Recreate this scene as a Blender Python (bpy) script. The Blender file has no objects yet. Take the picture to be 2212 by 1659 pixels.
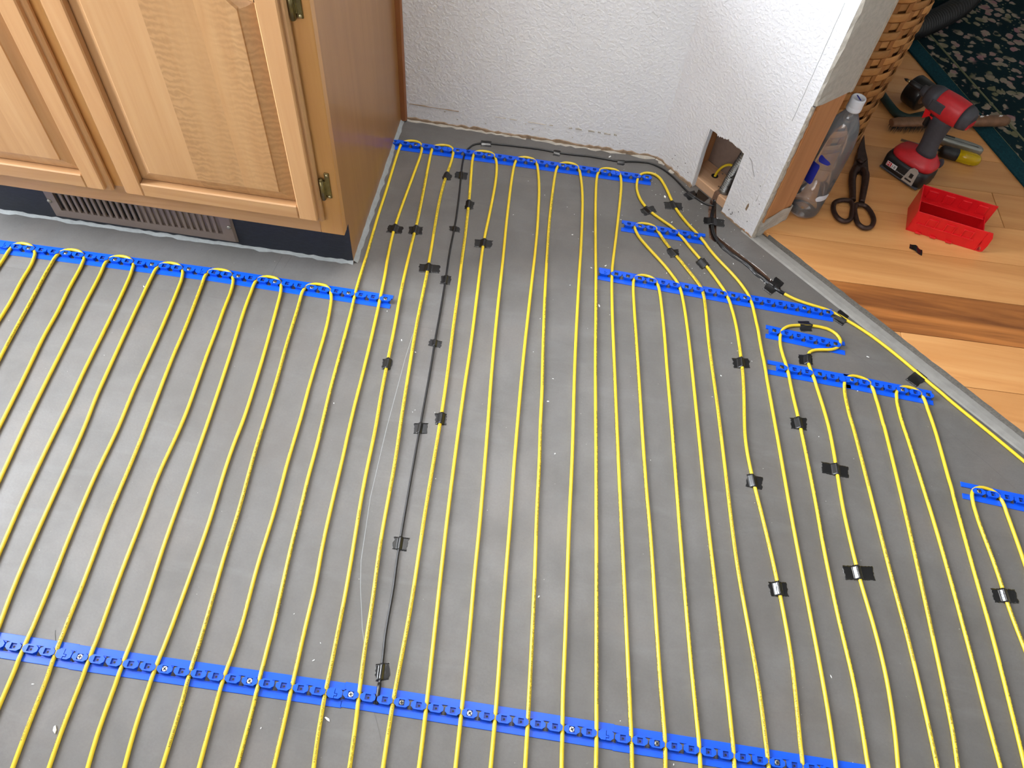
import bpy, bmesh, math, random, json
import numpy as np
from mathutils import Vector, Matrix

SC = bpy.context.scene
COL = SC.collection
PI = math.pi

# ------------------------------------------------------------------ camera
cam_d = bpy.data.cameras.new('camera')
cam = bpy.data.objects.new('camera', cam_d); COL.objects.link(cam)
cam_d.sensor_fit = 'HORIZONTAL'; cam_d.sensor_width = 36.0
cam_d.lens = 1648.93 * 36.0 / 2212.0
cam_d.clip_start = 0.02; cam_d.clip_end = 60
_f = Vector((-0.02011371, 0.56345067, -0.82590483))
_r = Vector((0.98694034, 0.14324374, 0.07368857))
_u = Vector((-0.15982557, 0.81363663, 0.55897336))
cam.matrix_world = Matrix(((_r.x, _u.x, -_f.x, 0.0), (_r.y, _u.y, -_f.y, 0.0), (_r.z, _u.z, -_f.z, 1.2143), (0, 0, 0, 1)))
SC.camera = cam

# ------------------------------------------------------------------ light
SC.view_settings.view_transform = 'Standard'
SC.view_settings.look = 'None'
SC.view_settings.gamma = 1.0
SC.view_settings.use_curve_mapping = False
SC.view_settings.exposure = 0.12
world = bpy.data.worlds.new('room_air'); SC.world = world
world.use_nodes = True
world.node_tree.nodes['Background'].inputs[0].default_value = (0.86, 0.93, 1.0, 1)
world.node_tree.nodes['Background'].inputs[1].default_value = 0.12

def area(name, loc, target, sx, sy, power, color):
    l = bpy.data.lights.new(name, 'AREA'); l.shape = 'RECTANGLE'; l.size = sx; l.size_y = sy
    l.energy = power; l.color = color
    o = bpy.data.objects.new(name, l); COL.objects.link(o); o.location = loc
    d = Vector(target) - Vector(loc)
    o.rotation_euler = d.to_track_quat('-Z', 'Y').to_euler()
    return o
# daylight of the glazed door in the left wall and of the wide window behind the camera
gd = area('glazed_door_daylight', (-2.15, 0.86, 1.20), (0.0, 1.22, 0.35), 0.9, 1.8, 78, (0.88, 0.94, 1.0))
gd.data.spread = math.radians(105)
area('rear_window_daylight', (-1.9, -2.55, 1.45), (-0.1, 1.2, 0.5), 2.2, 1.4, 135, (1.0, 0.99, 0.97))
area('ceiling_lamp_light', (0.1, 1.35, 2.42), (0.1, 1.35, 0.0), 0.6, 0.6, 24, (1.0, 0.97, 0.93))

# ------------------------------------------------------------------ traced data (0.1 mm)
DATA = json.loads('''{"loops":[[[-10820,-270],[-10822,4230],[-10829,6630],[-10847,8330],[-10877,9575],[-10868,9653],[-10854,9687],[-10831,9714],[-10764,9749],[-10725,9759],[-10646,9763],[-10568,9752],[-10530,9738],[-10464,9696],[-10409,9638],[-10361,9574],[-10341,9539],[-10329,9501],[-10297,9344],[-10280,9225],[-10258,8823],[-10206,8340],[-10192,8139],[-10162,7056],[-10144,5556],[-10136,3656],[-10130,-340],[-10096,-438],[-10030,-517],[-9939,-566],[-9837,-580],[-9736,-556],[-9651,-498],[-9593,-413],[-9569,-312],[-9570,-298]],[[-9570,-298],[-9574,1802],[-9584,3302],[-9601,4502],[-9625,5402],[-9651,6001],[-9688,6600],[-9775,7558],[-9841,8399],[-9904,9078],[-9921,9437],[-9912,9598],[-9890,9673],[-9871,9706],[-9846,9735],[-9816,9759],[-9782,9778],[-9707,9800],[-9667,9804],[-9588,9802],[-9549,9796],[-9512,9784],[-9478,9766],[-9420,9713],[-9370,9652],[-9351,9618],[-9342,9580],[-9320,9342],[-9293,8862],[-9234,8264],[-9196,7583],[-9097,6665],[-8993,5546],[-8964,5147],[-8937,4648],[-8914,4048],[-8898,3449],[-8878,2049],[-8865,-292],[-8832,-385],[-8769,-460],[-8682,-507],[-8585,-521],[-8489,-498],[-8407,-442],[-8352,-361],[-8329,-265],[-8329,-205]],[[-8329,-205],[-8339,1095],[-8357,2194],[-8383,3094],[-8416,3793],[-8443,4192],[-8477,4591],[-8626,6045],[-8763,7803],[-8824,8522],[-8864,9201],[-8900,9558],[-8900,9599],[-8889,9678],[-8877,9714],[-8858,9746],[-8831,9774],[-8800,9797],[-8728,9828],[-8690,9837],[-8611,9842],[-8533,9831],[-8462,9800],[-8401,9749],[-8352,9689],[-8337,9654],[-8301,9457],[-8270,9180],[-8205,8301],[-8133,7021],[-8075,6261],[-8021,5381],[-7944,4383],[-7832,3307],[-7780,2609],[-7749,2010],[-7728,1410],[-7695,-337],[-7657,-446],[-7583,-534],[-7482,-589],[-7368,-604],[-7256,-578],[-7161,-513],[-7095,-418],[-7069,-306],[-7069,-259]],[[-7069,-259],[-7105,640],[-7159,1438],[-7221,2035],[-7343,2866],[-7417,3542],[-7576,5656],[-7607,5975],[-7666,6451],[-7689,6690],[-7860,9245],[-7869,9563],[-7859,9683],[-7836,9756],[-7815,9788],[-7788,9815],[-7756,9837],[-7684,9866],[-7606,9873],[-7527,9867],[-7490,9859],[-7455,9844],[-7394,9796],[-7342,9737],[-7310,9666],[-7279,9550],[-7243,9235],[-7157,8038],[-7096,6799],[-7035,6042],[-7021,5722],[-7006,5122],[-6987,4763],[-6914,3845],[-6824,2930],[-6704,1274],[-6668,575],[-6639,-305],[-6605,-404],[-6537,-484],[-6445,-534],[-6342,-548],[-6240,-524],[-6153,-465],[-6094,-379],[-6070,-262]],[[-6070,-262],[-6118,436],[-6191,1192],[-6235,1750],[-6310,2466],[-6374,3303],[-6475,4419],[-6521,5297],[-6557,5856],[-6704,7650],[-6731,8209],[-6752,8528],[-6848,9643],[-6849,9683],[-6837,9761],[-6824,9797],[-6803,9828],[-6775,9853],[-6705,9887],[-6667,9897],[-6588,9906],[-6509,9902],[-6433,9884],[-6400,9866],[-6370,9842],[-6319,9782],[-6277,9714],[-6251,9639],[-6214,9404],[-6187,8926],[-6146,8408],[-6107,7810],[-6025,6853],[-5999,6494],[-5988,6135],[-5989,5335],[-5974,4975],[-5930,4418],[-5870,3459],[-5762,2104],[-5705,1146],[-5617,311],[-5584,-87],[-5570,-327],[-5538,-420],[-5475,-495],[-5389,-542],[-5291,-555],[-5196,-532],[-5115,-477],[-5060,-396],[-5037,-300],[-5040,-206]],[[-5040,-206],[-5097,391],[-5189,1065],[-5217,1344],[-5307,2943],[-5411,4140],[-5544,6218],[-5693,7974],[-5782,8850],[-5812,9290],[-5824,9690],[-5814,9768],[-5800,9803],[-5779,9835],[-5752,9862],[-5685,9902],[-5611,9924],[-5532,9925],[-5455,9914],[-5420,9899],[-5357,9853],[-5308,9794],[-5279,9720],[-5256,9643],[-5242,9566],[-5204,9250],[-5075,8015],[-4977,6817],[-4963,6538],[-4956,6057],[-4945,5777],[-4918,5378],[-4861,4740],[-4839,4420],[-4782,2859],[-4771,2099],[-4752,1659],[-4718,1260],[-4640,665],[-4606,366],[-4570,-32],[-4553,-291],[-4527,-368],[-4474,-429],[-4404,-468],[-4324,-479],[-4245,-460],[-4178,-415],[-4133,-348],[-4114,-258]],[[-4114,-258],[-4148,641],[-4207,1621],[-4265,2299],[-4303,2899],[-4397,4017],[-4446,4817],[-4549,5935],[-4656,7494],[-4731,8332],[-4789,9212],[-4821,9569],[-4822,9649],[-4815,9729],[-4796,9805],[-4778,9837],[-4751,9865],[-4684,9904],[-4610,9930],[-4571,9936],[-4453,9933],[-4416,9925],[-4382,9908],[-4322,9858],[-4297,9828],[-4258,9758],[-4216,9646],[-4198,9569],[-4143,9215],[-4106,8897],[-4080,8537],[-4034,7576],[-3976,6777],[-3934,5896],[-3867,4977],[-3826,3936],[-3756,3017],[-3746,2737],[-3748,2216],[-3743,2016],[-3639,619],[-3612,119],[-3597,-317],[-3567,-401],[-3510,-470],[-3431,-512],[-3343,-524],[-3256,-504],[-3182,-453],[-3132,-379],[-3111,-293],[-3114,-203]],[[-3114,-203],[-3145,797],[-3205,1975],[-3246,2493],[-3291,3171],[-3405,4406],[-3449,5044],[-3495,5602],[-3537,6361],[-3620,7398],[-3688,8596],[-3749,9554],[-3788,10072],[-3822,11031],[-3865,12030],[-3884,12990],[-3919,14149],[-3920,14468],[-3912,14548],[-3897,14626],[-3865,14696],[-3839,14725],[-3809,14748],[-3738,14781],[-3700,14790],[-3622,14794],[-3545,14785],[-3512,14770],[-3456,14719],[-3412,14655],[-3399,14619],[-3391,14539],[-3382,14381],[-3383,14102],[-3421,12783],[-3430,12263],[-3429,11903],[-3420,11623],[-3373,11025],[-3296,10350],[-3185,8915],[-3140,8156],[-3080,6958],[-3016,6080],[-2950,5042],[-2908,4484],[-2850,3967],[-2828,3728],[-2781,2930],[-2717,2092],[-2650,1074],[-2618,475],[-2589,-281],[-2552,-388],[-2479,-474],[-2380,-528],[-2268,-543],[-2159,-517],[-2066,-453],[-2002,-360],[-1975,-235]],[[-1975,-235],[-2007,264],[-2051,762],[-2097,1160],[-2170,1695],[-2203,2013],[-2339,3849],[-2517,5600],[-2601,6797],[-2686,7673],[-2790,9070],[-2889,10226],[-2959,11464],[-2992,12264],[-3150,14377],[-3153,14497],[-3148,14617],[-3132,14693],[-3113,14725],[-3086,14752],[-3054,14773],[-2981,14803],[-2904,14817],[-2825,14818],[-2788,14813],[-2754,14800],[-2699,14749],[-2656,14684],[-2644,14648],[-2639,14608],[-2629,14330],[-2650,13731],[-2654,13492],[-2638,12892],[-2608,12453],[-2466,10738],[-2385,9340],[-2205,7267],[-2098,6192],[-1988,4675],[-1882,3721],[-1799,2845],[-1676,1892],[-1597,1136],[-1547,438],[-1512,-324],[-1486,-401],[-1433,-463],[-1362,-502],[-1282,-512],[-1203,-494],[-1136,-448],[-1090,-381],[-1071,-291]],[[-1071,-291],[-1091,309],[-1113,809],[-1137,1208],[-1190,1926],[-1217,2406],[-1264,3685],[-1379,5402],[-1510,7719],[-1663,9514],[-1739,10471],[-1812,11228],[-1871,11945],[-2011,13299],[-2148,14449],[-2150,14610],[-2141,14688],[-2128,14722],[-2106,14752],[-2077,14776],[-2043,14794],[-1968,14817],[-1928,14821],[-1849,14821],[-1773,14809],[-1739,14792],[-1678,14744],[-1653,14714],[-1634,14681],[-1575,14489],[-1557,14412],[-1527,14216],[-1506,14018],[-1490,13778],[-1475,13418],[-1459,12778],[-1449,12058],[-1426,11539],[-1335,10422],[-1225,8945],[-1175,8026],[-1088,6709],[-977,5232],[-676,1844],[-645,1385],[-619,886],[-581,-273],[-549,-364],[-487,-438],[-402,-484],[-307,-497],[-213,-475],[-134,-420],[-80,-341],[-57,-234]],[[-57,-234],[-79,466],[-107,1065],[-271,3440],[-350,4357],[-429,5395],[-559,6831],[-723,8504],[-859,10140],[-927,11098],[-1051,12655],[-1118,13694],[-1139,14133],[-1146,14452],[-1143,14531],[-1126,14651],[-1105,14726],[-1086,14757],[-1059,14783],[-1026,14804],[-953,14832],[-876,14839],[-797,14828],[-760,14819],[-726,14804],[-672,14750],[-629,14684],[-615,14648],[-529,14257],[-467,13862],[-426,13504],[-362,12787],[-318,12188],[-174,9189],[-131,8429],[-2,6512],[65,5674],[201,3797],[283,2800],[353,1721],[394,842],[425,-319],[455,-407],[515,-478],[597,-523],[689,-536],[780,-514],[857,-461],[910,-385],[931,-281]],[[931,-281],[909,519],[879,1218],[762,2875],[638,4392],[514,5708],[440,6626],[355,7503],[292,8262],[202,9138],[46,10813],[-68,12290],[-94,12690],[-122,13290],[-143,13971],[-148,14291],[-140,14569],[-116,14686],[-85,14759],[-65,14792],[-39,14820],[-7,14842],[28,14858],[104,14878],[143,14880],[221,14871],[259,14862],[293,14847],[321,14824],[345,14794],[387,14726],[402,14690],[468,14418],[498,14261],[545,13944],[580,13626],[626,13027],[675,12268],[727,11228],[855,9029],[1018,6832],[1094,5552],[1220,3754],[1279,2835],[1376,1698],[1405,1299],[1445,500],[1469,-335],[1497,-416],[1553,-482],[1628,-523],[1713,-534],[1797,-515],[1868,-466],[1917,-395],[1936,-311],[1934,-225]],[[1934,-225],[1919,475],[1896,1175],[1873,1674],[1837,2233],[1466,6739],[1288,8732],[1127,10806],[951,12799],[891,13557],[850,14195],[843,14394],[847,14633],[864,14711],[893,14785],[912,14818],[937,14845],[969,14865],[1043,14892],[1081,14900],[1160,14902],[1239,14894],[1275,14886],[1306,14869],[1331,14843],[1369,14775],[1394,14699],[1419,14581],[1428,14503],[1441,14304],[1444,14025],[1432,12864],[1413,11785],[1416,11546],[1429,11308],[1495,10511],[1586,9595],[1844,7088],[2246,3348],[2363,2194],[2405,1656],[2433,1156],[2457,557],[2480,-303],[2507,-381],[2561,-444],[2633,-484],[2715,-495],[2796,-476],[2864,-429],[2911,-361],[2930,-269]],[[2930,-269],[2915,631],[2897,1331],[2868,2030],[2841,2469],[2735,3383],[2515,5493],[2374,6645],[2104,9192],[1897,11221],[1892,11381],[1896,11421],[1918,11495],[1938,11528],[1963,11557],[1994,11579],[2029,11596],[2105,11612],[2184,11608],[2222,11600],[2294,11569],[2354,11520],[2378,11489],[2414,11419],[2462,11225],[2484,11108],[2558,10513],[2605,10075],[2685,9198],[2804,8004],[3091,4895],[3231,3541],[3352,2468],[3388,1909],[3414,1310],[3437,510],[3451,-327],[3480,-412],[3538,-481],[3617,-524],[3707,-536],[3794,-515],[3869,-464],[3920,-390],[3940,-302],[3938,-213]],[[3938,-213],[3925,687],[3906,1487],[3879,2187],[3850,2666],[3615,4937],[3502,5973],[3117,9960],[3026,10716],[2973,11072],[2934,11267],[2877,11456],[2812,11600],[2713,11771],[2578,11968],[2454,12125],[2147,12494],[1977,12714],[1914,12814],[1845,12958],[1836,12997],[1835,13036],[1842,13073],[1857,13108],[1879,13139],[1907,13165],[1977,13198],[2015,13207],[2094,13212],[2172,13202],[2244,13173],[2275,13150],[2326,13091],[2423,12916],[2618,12613],[2921,12191],[3256,11700],[3312,11597],[3344,11526],[3370,11453],[3401,11339],[3428,11183],[3446,11024],[3519,10066],[3702,8353],[3965,5602],[4037,5046],[4244,3700],[4299,3263],[4340,2864],[4385,2265],[4421,1566],[4446,766],[4467,-291],[4495,-374],[4552,-440],[4628,-482],[4714,-493],[4799,-473],[4871,-424],[4920,-352],[4940,-256]],[[4940,-256],[4927,944],[4909,1844],[4852,3505],[4829,3904],[4772,4422],[4653,5254],[4508,6083],[4310,7105],[4264,7382],[4232,7620],[4211,7859],[4203,8058],[4210,9059],[4199,9460],[4127,10338],[4094,10616],[4056,10853],[4015,11049],[3976,11204],[3929,11356],[3870,11503],[3800,11646],[3723,11786],[3599,11991],[3490,12158],[2877,12999],[2779,13124],[2699,13212],[2613,13294],[2268,13560],[2151,13666],[2072,13753],[2024,13816],[1960,13914],[1923,13984],[1892,14055],[1853,14166],[1817,14320],[1803,14477],[1807,14635],[1830,14753],[1857,14827],[1877,14860],[1931,14916],[1964,14937],[2037,14966],[2075,14973],[2152,14968],[2227,14945],[2289,14899],[2371,14812],[2409,14742],[2493,14561],[2702,14000],[2752,13892],[2828,13752],[2979,13517],[3311,13066],[3647,12569],[3769,12411],[4048,12071],[4188,11877],[4271,11741],[4343,11600],[4387,11489],[4433,11338],[4467,11182],[4494,11025],[4563,10468],[4839,7879],[4993,6365],[5290,3778],[5348,3180],[5379,2741],[5391,2320],[5407,1121],[5416,-317],[5446,-405],[5506,-475],[5587,-520],[5679,-532],[5769,-511],[5845,-458],[5898,-382],[5919,-292],[5917,-203]],[[5917,-203],[5903,1296],[5880,2396],[5859,2936],[5815,3534],[5780,3852],[5654,4723],[5563,5477],[5514,5955],[5442,6832],[5292,8264],[5185,9057],[5123,9573],[5018,10162],[5003,10279],[4999,10358],[5007,10514],[5051,10665],[5068,10700],[5092,10731],[5179,10812],[5247,10851],[5438,10905],[5675,10944],[5794,10953],[5993,10940],[6032,10933],[6103,10902],[6170,10860],[6226,10808],[6259,10738],[6277,10662],[6278,10624],[6269,10586],[6240,10515],[6195,10456],[6137,10410],[6070,10378],[5998,10357],[5742,10307],[5677,10280],[5621,10242],[5600,10216],[5571,10157],[5553,10058],[5550,9988],[5569,9840],[5659,9453],[5722,9139],[5827,8520],[5873,8016],[5930,6897],[5967,6459],[6085,5506],[6223,4718],[6271,4402],[6310,4084],[6335,3806],[6351,3446],[6353,3006],[6310,2067],[6287,1368],[6266,268],[6260,-232],[6265,-295],[6310,-425],[6398,-529],[6519,-595],[6654,-614],[6788,-582],[6901,-504],[6979,-391],[7011,-239]],[[7011,-239],[6992,1061],[6963,2061],[6922,2860],[6852,3779],[6774,4576],[6651,5571],[6322,8494],[6271,8824],[6237,9240],[6235,9359],[6242,9518],[6255,9597],[6284,9670],[6334,9729],[6365,9751],[6438,9778],[6516,9783],[6634,9764],[6706,9734],[6736,9712],[6760,9684],[6778,9650],[6804,9575],[6821,9497],[6867,9220],[6920,8733],[6922,8716],[6926,8735],[6930,8704],[7082,6750],[7223,4189],[7261,3269],[7259,3029],[7229,2209],[7211,1409],[7194,109],[7191,-291],[7196,-353],[7246,-496],[7343,-612],[7476,-684],[7626,-705],[7773,-669],[7898,-584],[7984,-459],[8019,-312],[8019,-287]],[[8019,-287],[7996,1013],[7959,2012],[7923,2611],[7841,3610],[7781,4490],[7605,6486],[7369,8396],[7306,8821],[7284,9048],[7272,9242],[7271,9361],[7278,9482],[7285,9521],[7311,9596],[7331,9629],[7357,9657],[7388,9679],[7461,9709],[7538,9719],[7617,9710],[7655,9700],[7723,9664],[7780,9611],[7811,9541],[7842,9425],[7898,9069],[7924,8870],[7954,8551],[8119,6070],[8199,5030],[8235,4390],[8281,3228],[8303,2428],[8319,1428],[8334,-340],[8372,-451],[8448,-541],[8551,-597],[8667,-613],[8781,-586],[8878,-519],[8944,-423],[8972,-293]],[[8972,-293],[8957,1007],[8933,2007],[8901,2806],[8857,3505],[8821,3903],[8776,4301],[8733,4598],[8622,5269],[8529,6106],[8412,6899],[8382,7216],[8377,7415],[8393,7493],[8430,7561],[8456,7589],[8522,7629],[8559,7641],[8637,7650],[8754,7632],[8790,7618],[8853,7573],[8901,7513],[8917,7478],[8950,7363],[8962,7283],[9010,6886],[9081,6188],[9119,5690],[9147,5190],[9171,4591],[9190,3891],[9212,2291],[9222,-209]]],"feed":[[5044,11803],[5292,11671],[5476,11593],[5630,11548],[6023,11467],[6098,11443],[6207,11395],[6493,11248],[6663,11143],[6894,10982],[7112,10804],[7467,10478],[8454,9475],[9150,8806],[12258,5690]],"sens":[[-1445,2220],[-1510,2857],[-1560,3254],[-1603,3933],[-1658,4491],[-1797,6607],[-1888,8206],[-1945,9005],[-1987,9724],[-2048,10602],[-2119,11480],[-2148,12120],[-2181,12599],[-2259,13396],[-2327,13952],[-2365,14350],[-2368,14510],[-2354,14709],[-2340,14787],[-2302,14899],[-2245,14999],[-2189,15051],[-2123,15092],[-2013,15136],[-1817,15167],[-619,15243],[-140,15219],[180,15232],[659,15265],[1299,15248],[1417,15261],[1649,15320],[1766,15342],[1965,15361],[2083,15363],[2159,15348],[2232,15319],[2373,15245],[2470,15177],[2696,14952],[3020,14546],[3109,14466],[3297,14317],[3395,14249],[3465,14211],[3538,14182],[3653,14157]],"lead":[[3701,14641],[3666,14238],[3617,13878],[3613,13635],[3617,13514],[3639,13314],[3658,13236],[3702,13124],[3738,13052],[3783,12985],[3856,12889],[3910,12829],[4062,12697],[4294,12535],[4388,12459],[4473,12374],[4542,12277],[4595,12220],[4693,12151],[4841,12015],[4970,11918]],"groove":[[3581,14440],[3522,14018],[3541,13124],[3734,12967],[4123,12636],[4501,12271],[4811,11954],[4972,11815],[5133,11707],[5102,11964],[4926,12112],[4660,12390],[4281,12714],[3799,13136],[3713,13229],[3712,14252]],"tapes":[[[[-3580,11954],[-3250,11961],[-3245,11737],[-3575,11718]],7,0],[[[-3136,11998],[-2835,12047],[-2817,11803],[-3098,11770]],8,0],[[[-2720,13910],[-2524,13865],[-2535,13666],[-2734,13673]],8,0],[[[-2462,14003],[-2175,14021],[-2175,13762],[-2461,13777]],0,2],[[[-2047,13075],[-1860,13078],[-1858,12836],[-2040,12814]],9,0],[[[-2269,12210],[-2036,12217],[-2014,12054],[-2250,12067]],0,2],[[[-1647,11929],[-1259,11968],[-1267,11727],[-1633,11700]],9,0],[[[-2679,10958],[-2244,11011],[-2214,10782],[-2647,10729]],8,0],[[[-2151,10729],[-1948,10756],[-1926,10513],[-2149,10498]],0,2],[[[-2070,15250],[-1817,15284],[-1804,15057],[-2048,15034]],0,2],[[[-278,15326],[-112,15331],[-117,15111],[-279,15107]],0,2],[[[1294,15319],[1478,15347],[1470,15147],[1296,15137]],0,2],[[[1913,13690],[2219,13887],[2324,13698],[2049,13509]],15,0],[[[2473,14080],[2894,14133],[2922,13896],[2525,13848]],15,0],[[[2574,12530],[2846,12603],[2869,12374],[2675,12301]],14,0],[[[3235,12299],[3422,12455],[3562,12267],[3376,12096]],15,0],[[[2918,14454],[3197,14652],[3279,14419],[3061,14261]],0,2],[[[3297,14699],[3548,14452],[3419,14276],[3189,14399]],0,2],[[[3410,13774],[3905,13787],[3896,13540],[3414,13537]],0,3],[[[5039,12220],[5203,12073],[4883,11656],[4691,11812]],0,3],[[[6381,11587],[6593,11468],[6382,11103],[6185,11238]],0,1],[[[7929,10340],[8108,10169],[7745,9774],[7546,9927]],0,1],[[[5430,11041],[5675,11094],[5720,10825],[5467,10767]],16,0],[[[5373,10136],[5656,10169],[5649,9931],[5394,9894]],16,0],[[[5109,8543],[5432,8600],[5406,8310],[5120,8302]],16,0],[[[4225,7139],[4508,7131],[4488,6872],[4202,6885]],15,0],[[[5637,7667],[6149,7653],[6113,7407],[5639,7429]],16,0],[[[4516,5143],[4828,5186],[4862,4945],[4558,4899]],15,0],[[[5828,5658],[6356,5735],[6374,5483],[5852,5407]],16,0],[[[4003,9772],[4341,9831],[4367,9591],[4039,9526]],15,0],[[[8378,5687],[8807,5742],[8820,5498],[8400,5443]],19,0],[[[-2843,8378],[-2665,8400],[-2636,8160],[-2822,8136]],8,0],[[[-2055,9033],[-1809,9024],[-1811,8858],[-2049,8868]],0,2],[[[-1942,7072],[-1702,7118],[-1663,6900],[-1898,6855]],0,2],[[[-1606,7359],[-1396,7381],[-1371,7138],[-1566,7119]],9,0],[[[-1789,4846],[-1547,4862],[-1543,4626],[-1781,4626]],0,2],[[[-1606,2780],[-1400,2835],[-1342,2596],[-1545,2538]],0,2]],"segs":[[0,-8424,2133,0.87,10,[9],[],[],[]],[0,-5893,2165,1.49,16,[15],[0,5,10],[],[]],[0,-1844,2283,0.67,16,[15],[0,7,13],[3],[]],[0,2214,2322,0.62,15,[],[],[2,9],[]],[1,-12029,9577,2.13,5,[4],[],[],[]],[1,-10760,9624,2.13,16,[15],[],[1,4,8,11,14],[]],[1,-6692,9778,0.4,15,[],[],[2,5,8,11,14],[]],[2,-4065,14615,1.28,6,[5],[],[2],[]],[2,-2542,14649,1.28,16,[15],[],[0,3,7,10,14],[]],[2,1521,14740,1.28,3,[],[],[2],[]],[3,1251,11489,-1.67,4,[0],[],[],[1,2,3]],[3,2267,11459,-1.67,7,[],[],[],[0,3,6]],[3,4033,11398,-1.26,9,[],[],[1,6],[0,8]],[4,1688,13064,-0.71,7,[],[],[1,6],[]],[5,4874,10603,-4.25,6,[],[],[],[0,5]],[6,4983,9680,-1.65,6,[5],[],[],[0,3]],[6,6382,9644,-2.7,7,[],[],[0,4],[6]],[7,8508,7530,-3.26,10,[],[],[0,4],[]]]}''')

# ------------------------------------------------------------------ helpers
class MB:
    def __init__(s): s.v = []; s.f = []; s.m = []; s.sm = []
    def add(s, verts, faces, mat=0, smooth=False):
        b = len(s.v); s.v += [tuple(map(float, q)) for q in verts]
        for f in faces: s.f.append(tuple(b + i for i in f)); s.m.append(mat); s.sm.append(smooth)
        return b
    def box(s, x0, x1, y0, y1, z0, z1, mat=0):
        s.add([(x0,y0,z0),(x1,y0,z0),(x1,y1,z0),(x0,y1,z0),(x0,y0,z1),(x1,y0,z1),(x1,y1,z1),(x0,y1,z1)],
              [(0,3,2,1),(4,5,6,7),(0,1,5,4),(1,2,6,5),(2,3,7,6),(3,0,4,7)], mat)
    def cbox(s, x0, x1, y0, y1, z0, z1, c, mat=0):
        """box chamfered all round"""
        s.hull_box([(x0,x1),(y0,y1),(z0,z1)], c, mat)
    def hull_box(s, r, c, mat=0):
        (x0,x1),(y0,y1),(z0,z1) = r
        c = min(c, .49*(x1-x0), .49*(y1-y0), .49*(z1-z0))
        bm = bmesh.new()
        bmesh.ops.create_cube(bm, size=1.0)
        for v in bm.verts:
            v.co = Vector(((x0+x1)/2+v.co.x*(x1-x0), (y0+y1)/2+v.co.y*(y1-y0), (z0+z1)/2+v.co.z*(z1-z0)))
        bmesh.ops.bevel(bm, geom=list(bm.edges), offset=c, segments=1, affect='EDGES', profile=.5)
        bm.verts.index_update()
        s.add([v.co[:] for v in bm.verts], [[v.index for v in f.verts] for f in bm.faces], mat)
        bm.free()
    def prism(s, poly, z0, z1, mat=0, top=None, smooth=False):
        """poly: xy outline (ccw), extruded along z"""
        n = len(poly); top = top or poly
        s.add([(x,y,z0) for x,y in poly]+[(x,y,z1) for x,y in top],
              [tuple(range(n-1,-1,-1)), tuple(range(n,2*n))], mat)
        b = len(s.v)-2*n
        for i in range(n):
            j=(i+1)%n; s.f.append((b+i,b+j,b+n+j,b+n+i)); s.m.append(mat); s.sm.append(smooth)
    def prism_y(s, poly, y0, y1, mat=0):
        """poly: xz outline, extruded along y"""
        n=len(poly)
        b=s.add([(x,y0,z) for x,z in poly]+[(x,y1,z) for x,z in poly],[tuple(range(n)),tuple(range(2*n-1,n-1,-1))],mat)
        for i in range(n):
            j=(i+1)%n; s.f.append((b+j,b+i,b+n+i,b+n+j)); s.m.append(mat); s.sm.append(False)
    def prism_x(s, poly, x0, x1, mat=0):
        n=len(poly)
        b=s.add([(x0,y,z) for y,z in poly]+[(x1,y,z) for y,z in poly],[tuple(range(n-1,-1,-1)),tuple(range(n,2*n))],mat)
        for i in range(n):
            j=(i+1)%n; s.f.append((b+i,b+j,b+n+j,b+n+i)); s.m.append(mat); s.sm.append(False)
    def tube(s, pts, r, n=12, mat=0, cap=True, squash=1.0):
        pts=[Vector(q) for q in pts]; m=len(pts)
        rr = r if hasattr(r,'__len__') else [r]*m
        prev=None; rings=[]
        for i,p in enumerate(pts):
            t=(pts[min(i+1,m-1)]-pts[max(i-1,0)]).normalized()
            a=Vector((0,0,1)) if abs(t.z)<.9 else Vector((0,1,0))
            if prev is not None: a=prev
            sd=t.cross(a)
            sd=sd.normalized(); up=sd.cross(t).normalized(); prev=up
            rings.append([p+(sd*math.cos(2*PI*k/n)+up*math.sin(2*PI*k/n)*squash)*rr[i] for k in range(n)])
        s.rings(rings, mat, cap)
    def rings(s, rings, mat=0, cap=True, smooth=True):
        n=len(rings[0]); b=len(s.v)
        for R in rings: s.v += [tuple(map(float,q)) for q in R]
        for i in range(len(rings)-1):
            for k in range(n):
                l=(k+1)%n
                s.f.append((b+i*n+k,b+i*n+l,b+(i+1)*n+l,b+(i+1)*n+k)); s.m.append(mat); s.sm.append(smooth)
        if cap:
            s.f.append(tuple(b+k for k in range(n-1,-1,-1))); s.m.append(mat); s.sm.append(False)
            e=b+(len(rings)-1)*n
            s.f.append(tuple(e+k for k in range(n))); s.m.append(mat); s.sm.append(False)
    def lathe(s, prof, n=32, mat=0, c=(0,0,0), cap=True):
        s.rings([[(c[0]+r*math.cos(2*PI*k/n), c[1]+r*math.sin(2*PI*k/n), c[2]+z) for k in range(n)] for r,z in prof], mat, cap)
    def grid(s, P, mat=0, smooth=True):
        nu=len(P); nv=len(P[0]); b=len(s.v)
        for row in P: s.v += [tuple(map(float,q)) for q in row]
        for i in range(nu-1):
            for j in range(nv-1):
                s.f.append((b+i*nv+j,b+(i+1)*nv+j,b+(i+1)*nv+j+1,b+i*nv+j+1)); s.m.append(mat); s.sm.append(smooth)
    def mesh(s, name, mats, off=(0,0,0)):
        me=bpy.data.meshes.new(name)
        ox,oy,oz=off
        me.from_pydata([(x-ox,y-oy,z-oz) for x,y,z in s.v],[],s.f)
        for m in (mats if isinstance(mats,(list,tuple)) else [mats]): me.materials.append(m)
        me.polygons.foreach_set('material_index', s.m)
        me.polygons.foreach_set('use_smooth', s.sm)
        me.update()
        return me

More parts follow.
